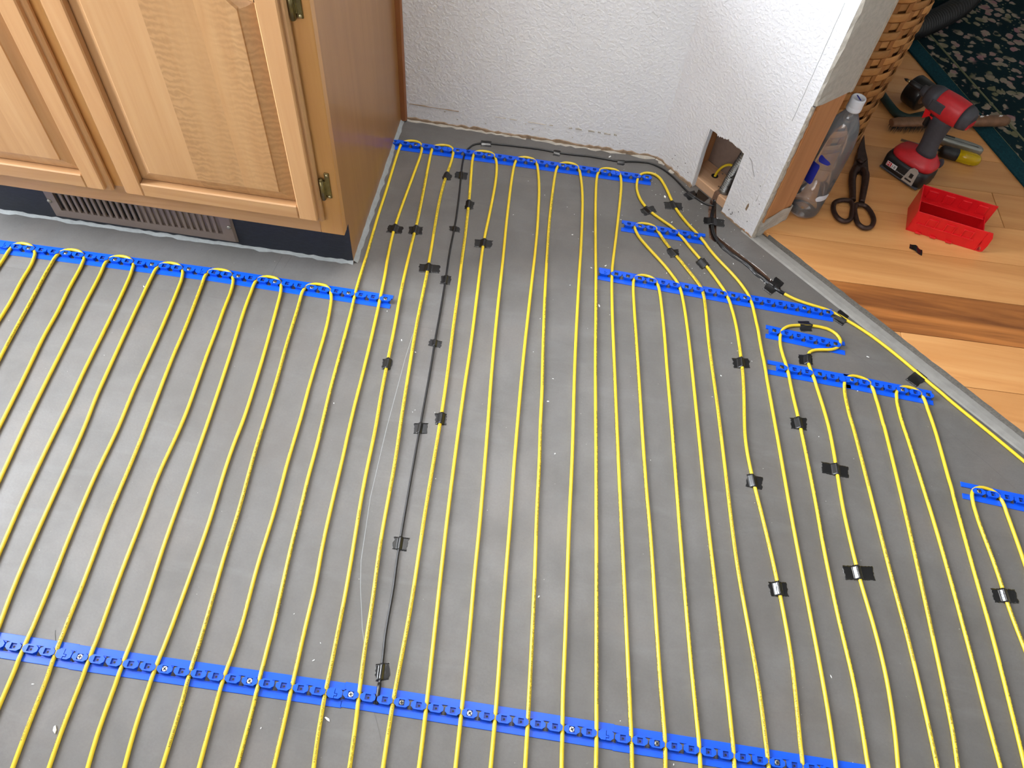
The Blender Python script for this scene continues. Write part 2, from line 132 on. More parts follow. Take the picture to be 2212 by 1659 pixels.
def fixn(me):
    bm=bmesh.new(); bm.from_mesh(me); bmesh.ops.recalc_face_normals(bm, faces=bm.faces); bm.to_mesh(me); bm.free()
def tag(o, label=None, cat=None, group=None, kind=None):
    if label: o['label']=label
    if cat: o['category']=cat
    if group: o['group']=group
    if kind: o['kind']=kind
    return o
def link(name, me, parent=None, loc=(0,0,0), rot=(0,0,0)):
    o=bpy.data.objects.new(name, me); COL.objects.link(o)
    o.parent=parent; o.location=loc; o.rotation_euler=rot
    return o
def part(mb, name, mats, parent, off=(0,0,0), fix=True):
    me=mb.mesh(name, mats, off)
    if fix: fixn(me)
    return link(name, me, parent)
def thing(name, label, cat, loc=(0,0,0), rotz=0.0, group=None):
    o=bpy.data.objects.new(name, None); COL.objects.link(o)
    o.location=loc; o.rotation_euler=(0,0,rotz); o.empty_display_size=.02
    return tag(o,label,cat,group)
def single(mb, name, mats, label, cat, loc=(0,0,0), rotz=0.0, group=None, fix=True):
    me=mb.mesh(name, mats)
    if fix: fixn(me)
    return tag(link(name, me, None, loc, (0,0,rotz)), label, cat, group)
def struct(mb, name, mats, loc=(0,0,0), rotz=0.0, fix=True):
    me=mb.mesh(name, mats)
    if fix: fixn(me)
    return tag(link(name, me, None, loc, (0,0,rotz)), kind='structure')

# ------------------------------------------------------------------ materials
class NT:
    def __init__(s, name):
        s.mat=bpy.data.materials.new(name); s.mat.use_nodes=True
        s.t=s.mat.node_tree; s.b=s.t.nodes['Principled BSDF']; s.out=s.t.nodes['Material Output']
    def n(s, typ, **kw):
        o=s.t.nodes.new(typ)
        for k,v in kw.items(): setattr(o,k,v)
        return o
    def l(s,a,b): s.t.links.new(a,b)
    def coord(s, kind='Object', scale=(1,1,1), rot=(0,0,0), loc=(0,0,0)):
        tc=s.n('ShaderNodeTexCoord'); mp=s.n('ShaderNodeMapping')
        mp.inputs['Scale'].default_value=scale; mp.inputs['Rotation'].default_value=rot; mp.inputs['Location'].default_value=loc
        s.l(tc.outputs[kind],mp.inputs[0]); return mp.outputs[0]
    def noise(s, vec, scale, detail=4, rough=.5, dist=0.0):
        o=s.n('ShaderNodeTexNoise'); o.inputs['Scale'].default_value=scale; o.inputs['Detail'].default_value=detail
        o.inputs['Roughness'].default_value=rough; o.inputs['Distortion'].default_value=dist
        if vec is not None: s.l(vec,o.inputs['Vector'])
        return o.outputs['Fac']
    def ramp(s, fac, stops, interp='LINEAR'):
        o=s.n('ShaderNodeValToRGB'); cr=o.color_ramp; cr.interpolation=interp
        while len(cr.elements)<len(stops): cr.elements.new(.5)
        for e,(p,c) in zip(cr.elements,stops): e.position=p; e.color=(c[0],c[1],c[2],1) if len(c)==3 else c
        s.l(fac,o.inputs[0]); return o.outputs[0]
    def mix(s, fac, a, b, mode='MIX'):
        o=s.n('ShaderNodeMix'); o.data_type='RGBA'; o.blend_type=mode
        for sock,val in ((o.inputs['Factor'],fac),(o.inputs['A'],a),(o.inputs['B'],b)):
            if hasattr(val,'links') or isinstance(val,bpy.types.NodeSocket): s.l(val,sock)
            elif isinstance(val,(int,float)): sock.default_value=val
            else: sock.default_value=(val[0],val[1],val[2],1)
        return o.outputs['Result']
    def math(s, op, a, b=0.0, c=None):
        o=s.n('ShaderNodeMath'); o.operation=op
        for i,val in enumerate((a,b) if c is None else (a,b,c)):
            if isinstance(val,bpy.types.NodeSocket): s.l(val,o.inputs[i])
            else: o.inputs[i].default_value=val
        return o.outputs[0]
    def bump(s, h, strength=.3, dist=.001):
        o=s.n('ShaderNodeBump'); o.inputs['Strength'].default_value=strength; o.inputs['Distance'].default_value=dist
        s.l(h,o.inputs['Height']); s.l(o.outputs[0],s.b.inputs['Normal'])
    def base(s, c):
        if isinstance(c,bpy.types.NodeSocket): s.l(c,s.b.inputs['Base Color'])
        else: s.b.inputs['Base Color'].default_value=(c[0],c[1],c[2],1)
    def set(s, rough=None, metal=None, spec=None, coat=None, trans=None, ior=None, alpha=None):
        I=s.b.inputs
        if rough is not None:
            if isinstance(rough,bpy.types.NodeSocket): s.l(rough,I['Roughness'])
            else: I['Roughness'].default_value=rough
        if metal is not None: I['Metallic'].default_value=metal
        if spec is not None: I['Specular IOR Level'].default_value=spec
        if coat is not None: I['Coat Weight'].default_value=coat; I['Coat Roughness'].default_value=.12
        if trans is not None: I['Transmission Weight'].default_value=trans
        if ior is not None: I['IOR'].default_value=ior
        if alpha is not None: I['Alpha'].default_value=alpha
        return s.mat
def lin(r,g,b):
    f=lambda c: (c/255/12.92) if c/255<=.04045 else ((c/255+.055)/1.055)**2.4
    return (f(r),f(g),f(b))
def plain(name, c, rough=.5, metal=0.0, var=.12, scale=60, spec=None, coat=None, bump=0.0):
    m=NT(name); f=m.noise(m.coord(),scale,5,.6)
    m.base(m.ramp(f,[(.25,tuple(x*(1-var) for x in c)),(.75,tuple(min(1,x*(1+var)) for x in c))]))
    if bump: m.bump(f,bump,.0006)
    return m.set(rough,metal,spec,coat)

def mat_floor():
    m=NT('trowelled_cement'); c=m.coord()
    big=m.noise(c,2.3,5,.6,.6); mid=m.noise(c,9,6,.62,.3); fine=m.noise(c,260,4,.7)
    col=m.ramp(big,[(.30,lin(94,90,86)),(.5,lin(106,104,102)),(.68,lin(110,104,99))])
    col=m.mix(m.ramp(mid,[(.40,(0,0,0)),(.68,(.62,.62,.62))]),col,lin(88,86,83))
    col=m.mix(m.ramp(fine,[(.35,(.16,.16,.16)),(.62,(0,0,0))]),col,lin(74,71,68))
    sw=m.noise(m.coord(scale=(1,5,1),rot=(0,0,.9)),5,4,.6,.8)
    col=m.mix(m.ramp(sw,[(.55,(0,0,0)),(.8,(.28,.28,.28))]),col,lin(122,122,122))
    vo=m.n('ShaderNodeTexVoronoi'); vo.inputs['Scale'].default_value=95; m.l(c,vo.inputs['Vector'])
    spk=m.math('MULTIPLY',m.ramp(vo.outputs['Distance'],[(.035,(1,1,1)),(.07,(0,0,0))]),m.ramp(m.noise(c,31,2),[(.60,(0,0,0)),(.68,(1,1,1))]))
    col=m.mix(spk,col,lin(205,203,198))
    m.base(col)
    r=m.ramp(mid,[(.3,(.42,.42,.42)),(.7,(.56,.56,.56))])
    m.bump(m.math('ADD',m.math('MULTIPLY',fine,.6),mid),.16,.0014)
    return m.set(r,spec=.5)
def wood(name, axis, c0, c1, c2, grain=1.0, curl=0.0, rough=.38, rand=.25, coat=.15, seed=0.0):
    """axis: direction the grain runs along (0 x, 1 y, 2 z)"""
    m=NT(name); sc=[34.0,34.0,34.0]; sc[axis]=2.2
    rnd=m.n('ShaderNodeObjectInfo').outputs['Random']
    tc=m.n('ShaderNodeTexCoord'); off=m.n('ShaderNodeVectorMath'); off.operation='ADD'
    m.l(tc.outputs['Object'],off.inputs[0])
    cx=m.n('ShaderNodeCombineXYZ')
    for i,k in enumerate((3.1,7.7,5.3)): m.l(m.math('MULTIPLY_ADD',rnd,k,seed),cx.inputs[i])
    m.l(cx.outputs[0],off.inputs[1])
    mp=m.n('ShaderNodeMapping'); mp.inputs['Scale'].default_value=sc; m.l(off.outputs[0],mp.inputs[0]); v=mp.outputs[0]
    g=m.noise(v,1.2*grain,6,.62,.5)
    sc2=[9.0,9.0,9.0]; sc2[axis]=.9
    mp2=m.n('ShaderNodeMapping'); mp2.inputs['Scale'].default_value=sc2; m.l(off.outputs[0],mp2.inputs[0])
    g2=m.noise(mp2.outputs[0],1.0,3,.5,1.2)
    col=m.ramp(g,[(.28,c0),(.5,c1),(.74,c2)])
    col=m.mix(m.ramp(g2,[(.36,(.0,.0,.0)),(.72,(.55,.55,.55))]),col,c0)
    if curl>0:
        wv=m.n('ShaderNodeTexWave'); wv.wave_type='BANDS'; wv.bands_direction='Z'
        wv.inputs['Scale'].default_value=26; wv.inputs['Distortion'].default_value=7; wv.inputs['Detail'].default_value=4; wv.inputs['Detail Scale'].default_value=2.2
        m.l(off.outputs[0],wv.inputs['Vector'])
        am=m.ramp(m.noise(mp2.outputs[0],.8,2),[(.38,(0,0,0)),(.6,(curl,curl,curl))])
        col=m.mix(m.math('MULTIPLY',wv.outputs['Fac'],am),col,tuple(x*.62 for x in c0))
    hv=m.n('ShaderNodeHueSaturation'); m.l(col,hv.inputs['Color'])
    m.l(m.math('MULTIPLY_ADD',rnd,rand,1-rand/2),hv.inputs['Value'])
    m.base(hv.outputs[0]); m.bump(g,.08,.0005)
    return m.set(rough,coat=coat,spec=.4)
def mat_wall():
    m=NT('knockdown_paint'); c=m.coord()
    h=m.noise(c,330,3,.5,.2); h2=m.noise(c,150,2,.4,.3)
    k=m.math('ADD',m.math('MULTIPLY',h,.35),m.ramp(h2,[(.40,(0,0,0)),(.66,(1,1,1))],'EASE'))
    g=m.noise(c,3.0,4,.6)
    m.base(m.ramp(g,[(.3,lin(232,233,238)),(.7,lin(240,241,245))]))
    m.bump(k,.5,.0011)
    return m.set(.55,spec=.3)
M={}
M['floor']=mat_floor()
M['wall']=mat_wall()
M['yellow']=plain('yellow_cable_jacket',lin(226,196,46),.34,var=.05,scale=25)
M['print']=plain('black_print',(.012,.011,.010),.6,var=.1)
M['blue']=plain('blue_strap_plastic',lin(12,86,222),.30,var=.07,scale=30)
M['blue_dk']=plain('blue_pocket_shade',lin(9,62,170),.4,var=.07,scale=30)  # pocket shade painted in: darker copy of the strap blue
M['screw_w']=plain('bright_zinc',lin(236,236,232),.30,.15,var=.05)
M['screw_s']=plain('dull_zinc',lin(150,148,142),.35,.6,var=.1)
M['screw_d']=plain('yellow_zinc',lin(104,96,74),.4,.6,var=.15)
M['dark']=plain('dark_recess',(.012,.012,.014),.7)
M['tape']=plain('black_vinyl_tape',(.0075,.0075,.008),.30,var=.25,scale=120,spec=.55,bump=.12)
M['tape_gl']=plain('glossy_vinyl_tape',(.0085,.0085,.009),.17,var=.25,scale=90,spec=.6,bump=.5)
M['wire']=plain('black_wire_jacket',(.010,.010,.011),.38)
M['lead']=plain('black_lead_jacket',(.009,.009,.010),.28)
MA=(lin(176,129,86),lin(189,145,101),lin(198,157,113))
M['maple_z']=wood('maple_upright_grain',2,*MA)
M['maple_x']=wood('maple_level_grain',0,*MA)
M['maple_panel']=wood('maple_panel_board',2,lin(176,132,89),lin(190,147,103),lin(198,158,114),rand=.1)
M['maple_curl']=wood('curly_maple_board',2,lin(174,129,85),lin(187,144,99),lin(195,155,110),curl=.42,rand=.08)
M['maple_frame']=wood('maple_face_frame',2,lin(184,130,74),lin(198,146,86),lin(206,158,98))
M['veneer']=wood('shaded_side_veneer',2,lin(140,96,52),lin(150,105,58),lin(157,113,66),rand=.05,rough=.33)  # side panel's shade put into the tone, darker than the frame maple
M['mold']=wood('dark_scribe_wood',2,lin(126,74,38),lin(144,88,48),lin(158,102,58))
def mat_toe():
    m=NT('navy_toe_vinyl'); n=m.noise(m.coord(scale=(3,3,14)),22,6,.7,.5)
    m.base(m.ramp(n,[(.45,lin(26,30,40)),(.68,lin(38,43,54)),(.82,lin(96,102,112))])); return m.set(.45)
M['toe']=mat_toe()
M['register']=plain('taupe_enamel',lin(128,114,106),.38,.25,var=.06)
M['brass']=plain('antique_brass',lin(120,108,72),.32,.85,var=.25,scale=140)
M['brass_pin']=plain('worn_brass_pin',lin(180,168,130),.22,.9)
M['caulk']=plain('grey_caulk',lin(146,150,150),.6,var=.15,scale=90,bump=.5)
M['gypsum']=plain('torn_gypsum',lin(176,166,152),.9,var=.22,scale=150,bump=.8)
M['kraft']=plain('torn_kraft_paper',lin(146,124,102),.9,var=.25,scale=140,bump=.8)
M['mud']=plain('grey_joint_mud',lin(178,172,162),.85,var=.14,scale=110,bump=.9)
M['stud']=wood('stud_wood',2,lin(172,118,76),lin(190,134,88),lin(202,148,102),rough=.6,coat=0.0)
M['ply_edge']=wood('ply_edge_wood',2,lin(176,112,66),lin(206,146,92),lin(216,160,106),rough=.7,coat=0.0)
M['plate']=wood('pine_plate_wood',0,lin(206,160,122),lin(222,180,144),lin(232,196,164),rough=.7,coat=0.0)
M['cav']=plain('cavity_paper',lin(138,116,104),.9,var=.12,scale=60)
M['steel']=plain('galvanised_steel',lin(150,152,152),.28,.9,var=.15,scale=120)
M['groove']=plain('routed_subfloor',lin(122,92,74),.9,var=.25,scale=200,bump=.8)
M['chalk']=plain('white_dust',lin(232,232,230),.9,var=.05)
M['pencil']=plain('pencil_graphite',lin(96,94,92),.7)
M['edge']=plain('gritty_edge_band',lin(88,84,78),.9,var=.35,scale=260,bump=1.0)
M['strip']=plain('smeared_thinset',lin(142,140,136),.6,var=.16,scale=40,bump=.5)
def mat_plank(dark=False):
    if dark: return wood('hickory_heart_plank',0,lin(96,52,26),lin(186,118,60),lin(212,146,84),grain=.42,rand=.1,seed=2.37)
    return wood('hickory_plank',0,lin(196,134,76),lin(216,156,96),lin(226,172,112),grain=.7,rand=.22)
M['plank']=mat_plank(); M['plank_dark']=mat_plank(True)
M['seam']=plain('plank_seam',lin(84,54,30),.9)
M['red']=plain('red_plastic',lin(214,22,30),.34,var=.06)
M['driver_red']=plain('dusty_red_plastic',lin(196,38,46),.42,var=.12,scale=80)
M['rubber']=plain('charcoal_rubber',lin(62,62,68),.62,var=.15,scale=120,bump=.2)
M['black_pl']=plain('black_plastic',lin(22,22,24),.45,var=.2)
M['silver']=plain('silver_latch',lin(176,176,172),.35,.35)
M['white_print']=plain('white_print',lin(225,225,225),.6)
M['rust']=plain('browned_steel',lin(66,48,42),.38,.55,var=.35,scale=90,bump=.3)
M['willow']=wood('willow_splint',0,lin(166,112,60),lin(190,136,78),lin(206,152,92),rough=.6,rand=.35,coat=0.0)
M['willow_dk']=wood('willow_stake',2,lin(140,88,44),lin(160,106,56),lin(176,122,68),rough=.6,rand=.3,coat=0.0)
M['hose']=plain('black_hose',(.010,.010,.011),.5)
M['knife']=plain('cast_grey_metal',lin(150,152,146),.42,.6,var=.12)
M['handle_wood']=plain('worn_handle_wood',lin(120,84,58),.6,var=.3,scale=60,bump=.4)
M['bristle']=plain('dirty_bristle',lin(48,42,38),.6,.3,var=.5,scale=300,bump=.8)
M['green_grip']=plain('dark_green_grip',lin(22,48,46),.45)
M['cap']=plain('frosted_cap',lin(214,216,222),.4,var=.04)
M['label_blue']=plain('label_blue',lin(34,44,150),.4)
M['label_white']=plain('label_white',lin(206,214,226),.4)
M['label_violet']=plain('label_violet',lin(120,60,130),.4)
def mat_amber():
    m=NT('amber_acetate'); m.base(lin(226,196,20)); return m.set(.12,trans=.55,ior=1.47)
M['amber']=mat_amber()
def mat_pet():
    m=NT('clear_plastic'); t=m.t
    tr=m.n('ShaderNodeBsdfTransparent'); tr.inputs[0].default_value=(.985,.985,.99,1)
    gl=m.n('ShaderNodeBsdfGlossy'); gl.inputs['Roughness'].default_value=.08
    fr=m.n('ShaderNodeFresnel'); fr.inputs[0].default_value=1.5
    mx=m.n('ShaderNodeMixShader'); m.l(fr.outputs[0],mx.inputs[0]); m.l(tr.outputs[0],mx.inputs[1]); m.l(gl.outputs[0],mx.inputs[2])
    df=m.n('ShaderNodeBsdfDiffuse'); df.inputs[0].default_value=(.75,.77,.82,1); m2=m.n('ShaderNodeMixShader'); m2.inputs[0].default_value=.10; m.l(mx.outputs[0],m2.inputs[1]); m.l(df.outputs[0],m2.inputs[2])
    m.l(m2.outputs[0],m.out.inputs[0]); return m.mat
M['pet']=mat_pet()
def mat_water():
    m=NT('still_water')
    tr=m.n('ShaderNodeBsdfTransparent'); tr.inputs[0].default_value=(.985,.985,.985,1)
    gl=m.n('ShaderNodeBsdfGlossy'); gl.inputs['Roughness'].default_value=.05
    mx=m.n('ShaderNodeMixShader'); mx.inputs[0].default_value=.05; m.l(tr.outputs[0],mx.inputs[1]); m.l(gl.outputs[0],mx.inputs[2])
    m.l(mx.outputs[0],m.out.inputs[0]); return m.mat
M['water']=mat_water()
def mat_rug(field=True):
    m=NT('floral_rug_field' if field else 'teal_rug_border')
    c=m.coord()
    g=m.ramp(m.noise(c,3,4),[(.3,lin(14,32,37)),(.7,lin(20,46,51))]) if field else m.ramp(m.noise(c,200,3),[(.3,lin(20,54,62)),(.7,lin(28,70,78))])
    if field:
        vo=m.n('ShaderNodeTexVoronoi'); vo.inputs['Scale'].default_value=36; vo.inputs['Randomness'].default_value=.95
        ds=m.n('ShaderNodeVectorMath'); ds.operation='ADD'
        nn=m.n('ShaderNodeTexNoise'); nn.inputs['Scale'].default_value=26; nn.inputs['Detail'].default_value=2; m.l(c,nn.inputs['Vector'])
        sc=m.n('ShaderNodeVectorMath'); sc.operation='SCALE'; sc.inputs['Scale'].default_value=.035; m.l(nn.outputs['Color'],sc.inputs[0])
        m.l(c,ds.inputs[0]); m.l(sc.outputs[0],ds.inputs[1]); m.l(ds.outputs[0],vo.inputs['Vector'])
        pet=m.ramp(vo.outputs['Distance'],[(.40,(1,1,1)),(.46,(0,0,0))])
        clus=m.ramp(m.noise(c,9,3,.6),[(.41,(0,0,0)),(.46,(1,1,1))])
        f=m.math('MULTIPLY',pet,clus)
        fc=m.ramp(m.noise(c,17,2),[(.35,lin(112,110,84)),(.5,lin(150,138,122)),(.66,lin(150,112,116))])
        g=m.mix(f,g,fc)
        v2=m.n('ShaderNodeTexVoronoi'); v2.inputs['Scale'].default_value=70; m.l(c,v2.inputs['Vector'])
        f2=m.math('MULTIPLY',m.ramp(v2.outputs['Distance'],[(.18,(1,1,1)),(.26,(0,0,0))]),m.ramp(m.noise(c,9,2),[(.5,(0,0,0)),(.58,(1,1,1))]))
        g=m.mix(f2,g,lin(132,130,104))
    m.base(g); m.bump(m.noise(c,420,3,.7),.6,.002)
    return m.set(.95,spec=.1)
M['rug']=mat_rug(); M['rug_border']=mat_rug(False)
M['rug_line']=plain('olive_rug_line',lin(104,106,78),.95,var=.15,scale=300)
M['plaster']=plain('plaster_chip',lin(236,236,234),.8)
M['ceiling']=plain('ceiling_paint',lin(225,225,222),.8,var=.03)
M['cross']=M['dark']

# ------------------------------------------------------------------ setting
rng = random.Random(7)
CD = Vector((0.70204, -0.71214, 0)); CN = Vector((0.71214, 0.70204, 0))   # along / behind the angled wall
CORNER = Vector((0.222, 1.5655, 0)); AW = math.atan2(CD.y, CD.x); WL = 0.3269; WT = 0.107
WY = 1.562                                                               # face of the back wall
E0 = Vector((0.5453, 1.2929)); ED = Vector((0.9682-0.5453, 0.9022-1.2929)).normalized(); EN = Vector((-ED.y, ED.x))
WZ = 0.008                                                               # top of the hardwood

def tess(outer, hole):
    from mathutils.geometry import tessellate_polygon
    polys=[[Vector((x,y,0)) for x,y in outer],[Vector((x,y,0)) for x,y in hole]]
    pts=[q for P in polys for q in P]
    return pts, tessellate_polygon(polys)
GR=[(x/1e4,y/1e4) for x,y in DATA['groove']]
mb=MB()
outer=[(-2.35,-2.8),(2.9,-2.8),(2.9,4.0),(-2.35,4.0)]
pts,tri=tess(outer,GR[::-1])
mb.add([(q.x,q.y,0) for q in pts],[tuple(t) for t in tri])
floor=struct(mb,'floor',M['floor'],fix=False)
me=floor.data
bm=bmesh.new(); bm.from_mesh(me)
for f in bm.faces:
    if f.normal.z<0: f.normal_flip()
bm.to_mesh(me); bm.free()
mb=MB(); n=len(GR)
mb.add([(x,y,0) for x,y in GR]+[(x,y,-.010) for x,y in GR],[(i,(i+1)%n,n+(i+1)%n,n+i) for i in range(n)]+[tuple(range(n,2*n))])
part(mb,'cable_groove',M['groove'],floor)
# white gypsum dust along the rims of the groove
mb=MB()
for i in list(range(5,8))+list(range(9,14)):
    a=Vector(GR[i]); b=Vector(GR[(i+1)%n]); d=(b-a).normalized(); nn=Vector((-d.y,d.x)); L=(b-a).length; k=0.0
    while k<L:
        s=rng.uniform(.004,.014); w=rng.uniform(.0004,.0013)
        if rng.random()<.75:
            p=a+d*k; q=a+d*min(L,k+s)
            mb.add([(p.x,p.y,.0004),(q.x,q.y,.0004),(q.x-nn.x*w,q.y-nn.y*w,.0005),(p.x-nn.x*w,p.y-nn.y*w,.0005)],[(0,1,2,3)])
        k+=s
part(mb,'groove_dust',M['chalk'],floor)
def floor_line(name, pts, w, mat):
    mb=MB(); P=[Vector(q) for q in pts]; L=[];Rr=[]
    for i,q in enumerate(P):
        t=(P[min(i+1,len(P)-1)]-P[max(0,i-1)]).normalized(); s=Vector((-t.y,t.x))*w/2
        L.append((q.x+s.x,q.y+s.y,.00025)); Rr.append((q.x-s.x,q.y-s.y,.00025))
    m=len(P)
    mb.add(L+Rr,[(i,i+1,m+i+1,m+i) for i in range(m-1)]); return part(mb,name,mat,floor)
floor_line('pencil_line',[(-1.0877, 0.9125), (-0.981, 0.9147), (-0.886, 0.9159), (-0.7323, 0.9187), (-0.6146, 0.9217), (-0.5624, 0.9218)],0.0008,M['pencil'])
floor_line('pencil_line',[(-0.5129, 0.9229), (-0.44, 0.9243)],0.0012,M['pencil'])
floor_line('pencil_line',[(-0.407, 0.925), (-0.3554, 0.9266), (-0.3084, 0.9272), (-0.2475, 0.9292), (-0.1679, 0.932)],0.0006,M['pencil'])
floor_line('pencil_line',[(-0.1096, 1.4168), (-0.0619, 1.4196), (-0.022, 1.4208)],0.0007,M['pencil'])
floor_line('pencil_line',[(0.0898, 1.423), (0.1276, 1.4258), (0.1735, 1.4276)],0.0005,M['pencil'])
floor_line('pencil_line',[(0.1863, 1.4513), (0.1946, 1.4443), (0.203, 1.4359)],0.0012,M['pencil'])
floor_line('pencil_line',[(-0.5536, 1.0579), (-0.5566, 1.0287), (-0.5584, 1.0003)],0.0012,M['pencil'])
floor_line('pencil_line',[(-0.5345, 1.0604), (-0.537, 1.0447), (-0.5397, 1.0257)],0.0008,M['pencil'])
floor_line('pencil_line',[(0.6433, 1.0499), (0.6786, 1.0224), (0.7109, 0.9964), (0.7709, 0.9288), (0.8106, 0.893), (0.8861, 0.8216), (0.9406, 0.7629)],0.0007,M['pencil'])
floor_line('membrane_seam',[(-0.2411, 0.911), (-0.243, 0.8468), (-0.2422, 0.7647), (-0.2414, 0.6875), (-0.24, 0.646), (-0.2362, 0.5471), (-0.2234, 0.4351), (-0.2128, 0.3904), (-0.1938, 0.3281), (-0.1837, 0.3028)],0.0009,M['caulk'])
floor_line('membrane_seam',[(-0.1454, 0.2109), (-0.1342, 0.1903), (-0.1211, 0.1644), (-0.1106, 0.1419)],0.0008,M['pencil'])
floor_line('pencil_line',[(-0.6459, 0.2489), (-0.6439, 0.244), (-0.6385, 0.2344)],0.0006,M['dark'])
floor_line('pencil_line',[(0.4082, 1.2955), (0.4164, 1.3061), (0.4309, 1.3148)],0.001,M['pencil'])
floor_line('pencil_line',[(0.6375, 1.3208), (0.6449, 1.3151)],0.001,M['pencil'])
floor_line('pencil_line',[(-0.6928, 0.9396), (-0.6951, 0.9646), (-0.6976, 0.9967), (-0.6965, 1.0134)],0.0007,M['pencil'])

# hardwood of the next room: each plank its own board
hard=thing('floor_hardwood',None,None,(0,0,0)); hard['kind']='structure'
def clip(poly, p0, nrm):
    out=[]
    for i in range(len(poly)):
        a=poly[i]; b=poly[(i+1)%len(poly)]
        da=(a-p0).dot(nrm); db=(b-p0).dot(nrm)
        if da>=0: out.append(a)
        if da*db<0: out.append(a+(b-a)*(da/(da-db)))
    return out
PA=math.radians(2.0); PX=Vector((math.cos(PA),math.sin(PA))); PY=Vector((-PX.y,PX.x)); PO=Vector((0.8,1.2375))
PW=.1235
for row in range(-8,20):
    v0=row*PW; u=-1.6+rng.uniform(-.7,0)
    if row in (0,-1): u=-.9
    while u<2.3:
        ln=rng.uniform(.75,1.5)
        if row in (0,-1): ln=3.0
        if row==2 and u<0: ln=.27-u
        if row==1 and u<0: ln=.95-u
        g=.0006
        poly=[PO+PX*(u+g)+PY*(v0+g),PO+PX*(u+ln-g)+PY*(v0+g),PO+PX*(u+ln-g)+PY*(v0+PW-g),PO+PX*(u+g)+PY*(v0+PW-g)]
        poly=clip(poly,E0,EN); poly=clip(poly,Vector((0,3.95)),Vector((0,-1))); poly=clip(poly,Vector((2.85,0)),Vector((-1,0))) if len(poly)>2 else poly
        poly=clip(poly,Vector((.20,0)),Vector((1,0))) if len(poly)>2 else poly
        if len(poly)>2:
            c=sum(poly,Vector((0,0)))/len(poly)
            top=[c+(q-c)*(1-.0010/max(.02,(q-c).length)) for q in poly]
            mb=MB(); m=len(poly); o=(c.x,c.y)
            A=[(q.x-o[0],q.y-o[1],0) for q in poly]; B=[(q.x-o[0],q.y-o[1],WZ-.0008) for q in poly]; Cc=[(q.x-o[0],q.y-o[1],WZ) for q in top]
            mb.add(A+B+Cc,[tuple(range(m-1,-1,-1)),tuple(range(2*m,3*m))]+[(k*m+i,k*m+(i+1)%m,(k+1)*m+(i+1)%m,(k+1)*m+i) for k in (0,1) for i in range(m)])
            me=mb.mesh('plank',M['plank_dark'] if row==-1 else M['plank']); fixn(me)
            link('plank',me,hard,(c.x,c.y,0),(0,0,0))
        u+=ln
# dark gritty band against the sawn edge of the boards, and the smeared strip beside it
def edge_band(name, a0, a1, offs, zs, mat, jit, n=90, seed=1):
    r=random.Random(seed); mb=MB(); P=[]
    for i in range(n+1):
        p=E0+ED*(a0+(a1-a0)*i/n)
        P.append([(p.x+EN.x*(o+r.uniform(-jit,jit)*(0<k<len(offs)-1)),p.y+EN.y*(o+r.uniform(-jit,jit)*(0<k<len(offs)-1)),z) for k,(o,z) in enumerate(zip(offs,zs))])
    mb.grid(P,smooth=False); return struct(mb,name,mat)
edge_band('trim_1',-.075,2.2,[-.0085,-.0045,.0005,.0015],[.0008,.0062,.0084,.0020],M['edge'],.0014,150)
edge_band('trim_2',-.125,2.2,[-.038,-.034,-.022,-.006],[.0002,.0020,.0030,.0022],M['strip'],.0016,60,3)

# back wall, with its torn foot and the old caulk line
mb=MB(); mb.box(-2.4,CORNER.x+.01,WY,WY+.11,0,2.45)
wall_back=struct(mb,'wall_back',M['wall'])
def ragged(parent, x0, x1, y, z0, z1, dep, mat, name, n, jz, seed, gap=0.0):
    """a ragged low strip standing on a wall face (local x along the wall, y = face)"""
    r=random.Random(seed); mb=MB(); x=x0; st=(x1-x0)/n
    top=[z1+r.uniform(-jz,jz) for _ in range(n+1)]; dd=[dep*r.uniform(.5,1.2) for _ in range(n+1)]
    for i in range(n):
        if r.random()<gap: continue
        xa=x0+i*st; xb=xa+st
        mb.add([(xa,y+.001,z0),(xb,y+.001,z0),(xb,y-dd[i+1],z0),(xa,y-dd[i],z0),(xa,y+.001,top[i]),(xb,y+.001,top[i+1]),(xb,y-dd[i+1]*.7,top[i+1]-.001),(xa,y-dd[i]*.7,top[i]-.001)],
               [(3,2,6,7),(7,6,5,4),(0,1,2,3),(0,3,7,4),(1,5,6,2)])
    return part(mb,name,mat,parent)
ragged(wall_back,-.398,CORNER.x,WY,0,.0075,.004,M['kraft'],'torn_paper_edge',60,.0032,11)
ragged(wall_back,-.398,CORNER.x,WY,0,.0028,.009,M['mud'],'mortar_foot',50,.0014,12,.15)
ragged(wall_back,-.392,-.27,WY,.0452,.0474,.0012,M['kraft'],'old_caulk_line',10,.0008,13,.15)
ragged(wall_back,-.19,-.03,WY,.046,.0478,.0012,M['gypsum'],'old_caulk_line',18,.0007,15,.4)
ragged(wall_back,.0,.125,WY,.046,.0505,.0014,M['mud'],'old_caulk_line',16,.0018,14,.22)
mb=MB()
for k in range(14):
    x=rng.uniform(-.39,.21); z=rng.uniform(.014,.042); s=rng.uniform(.0012,.0028)
    mb.prism_y([(x+s*math.cos(a)*rng.uniform(.6,1.4),z+s*math.sin(a)*rng.uniform(.4,1)) for a in (0,1.2,2.4,3.6,4.9)],WY-.0006,WY+.001)
part(mb,'scuff_mark',M['mud'],wall_back)

# angled wall: gypsum board with the opening sawn at its foot
HL,HR=.1262,.2272
jag=[(HR,.1685),(.2215,.1692),(.213,.1722),(.205,.1705),(.197,.1712),(.188,.1722),(.1815,.1705),(.1795,.1735),(.177,.1735),(.1758,.1700),(.170,.1692),(.1665,.1662),(.163,.1680),(.159,.1652),(.156,.1662),(.1535,.1615),(.1515,.1655),(.1485,.1610),(.1465,.1652),(.142,.1662),(.136,.1655),(.130,.1648),(HL-.0015,.1655)]
wall_angled=None
mb=MB()
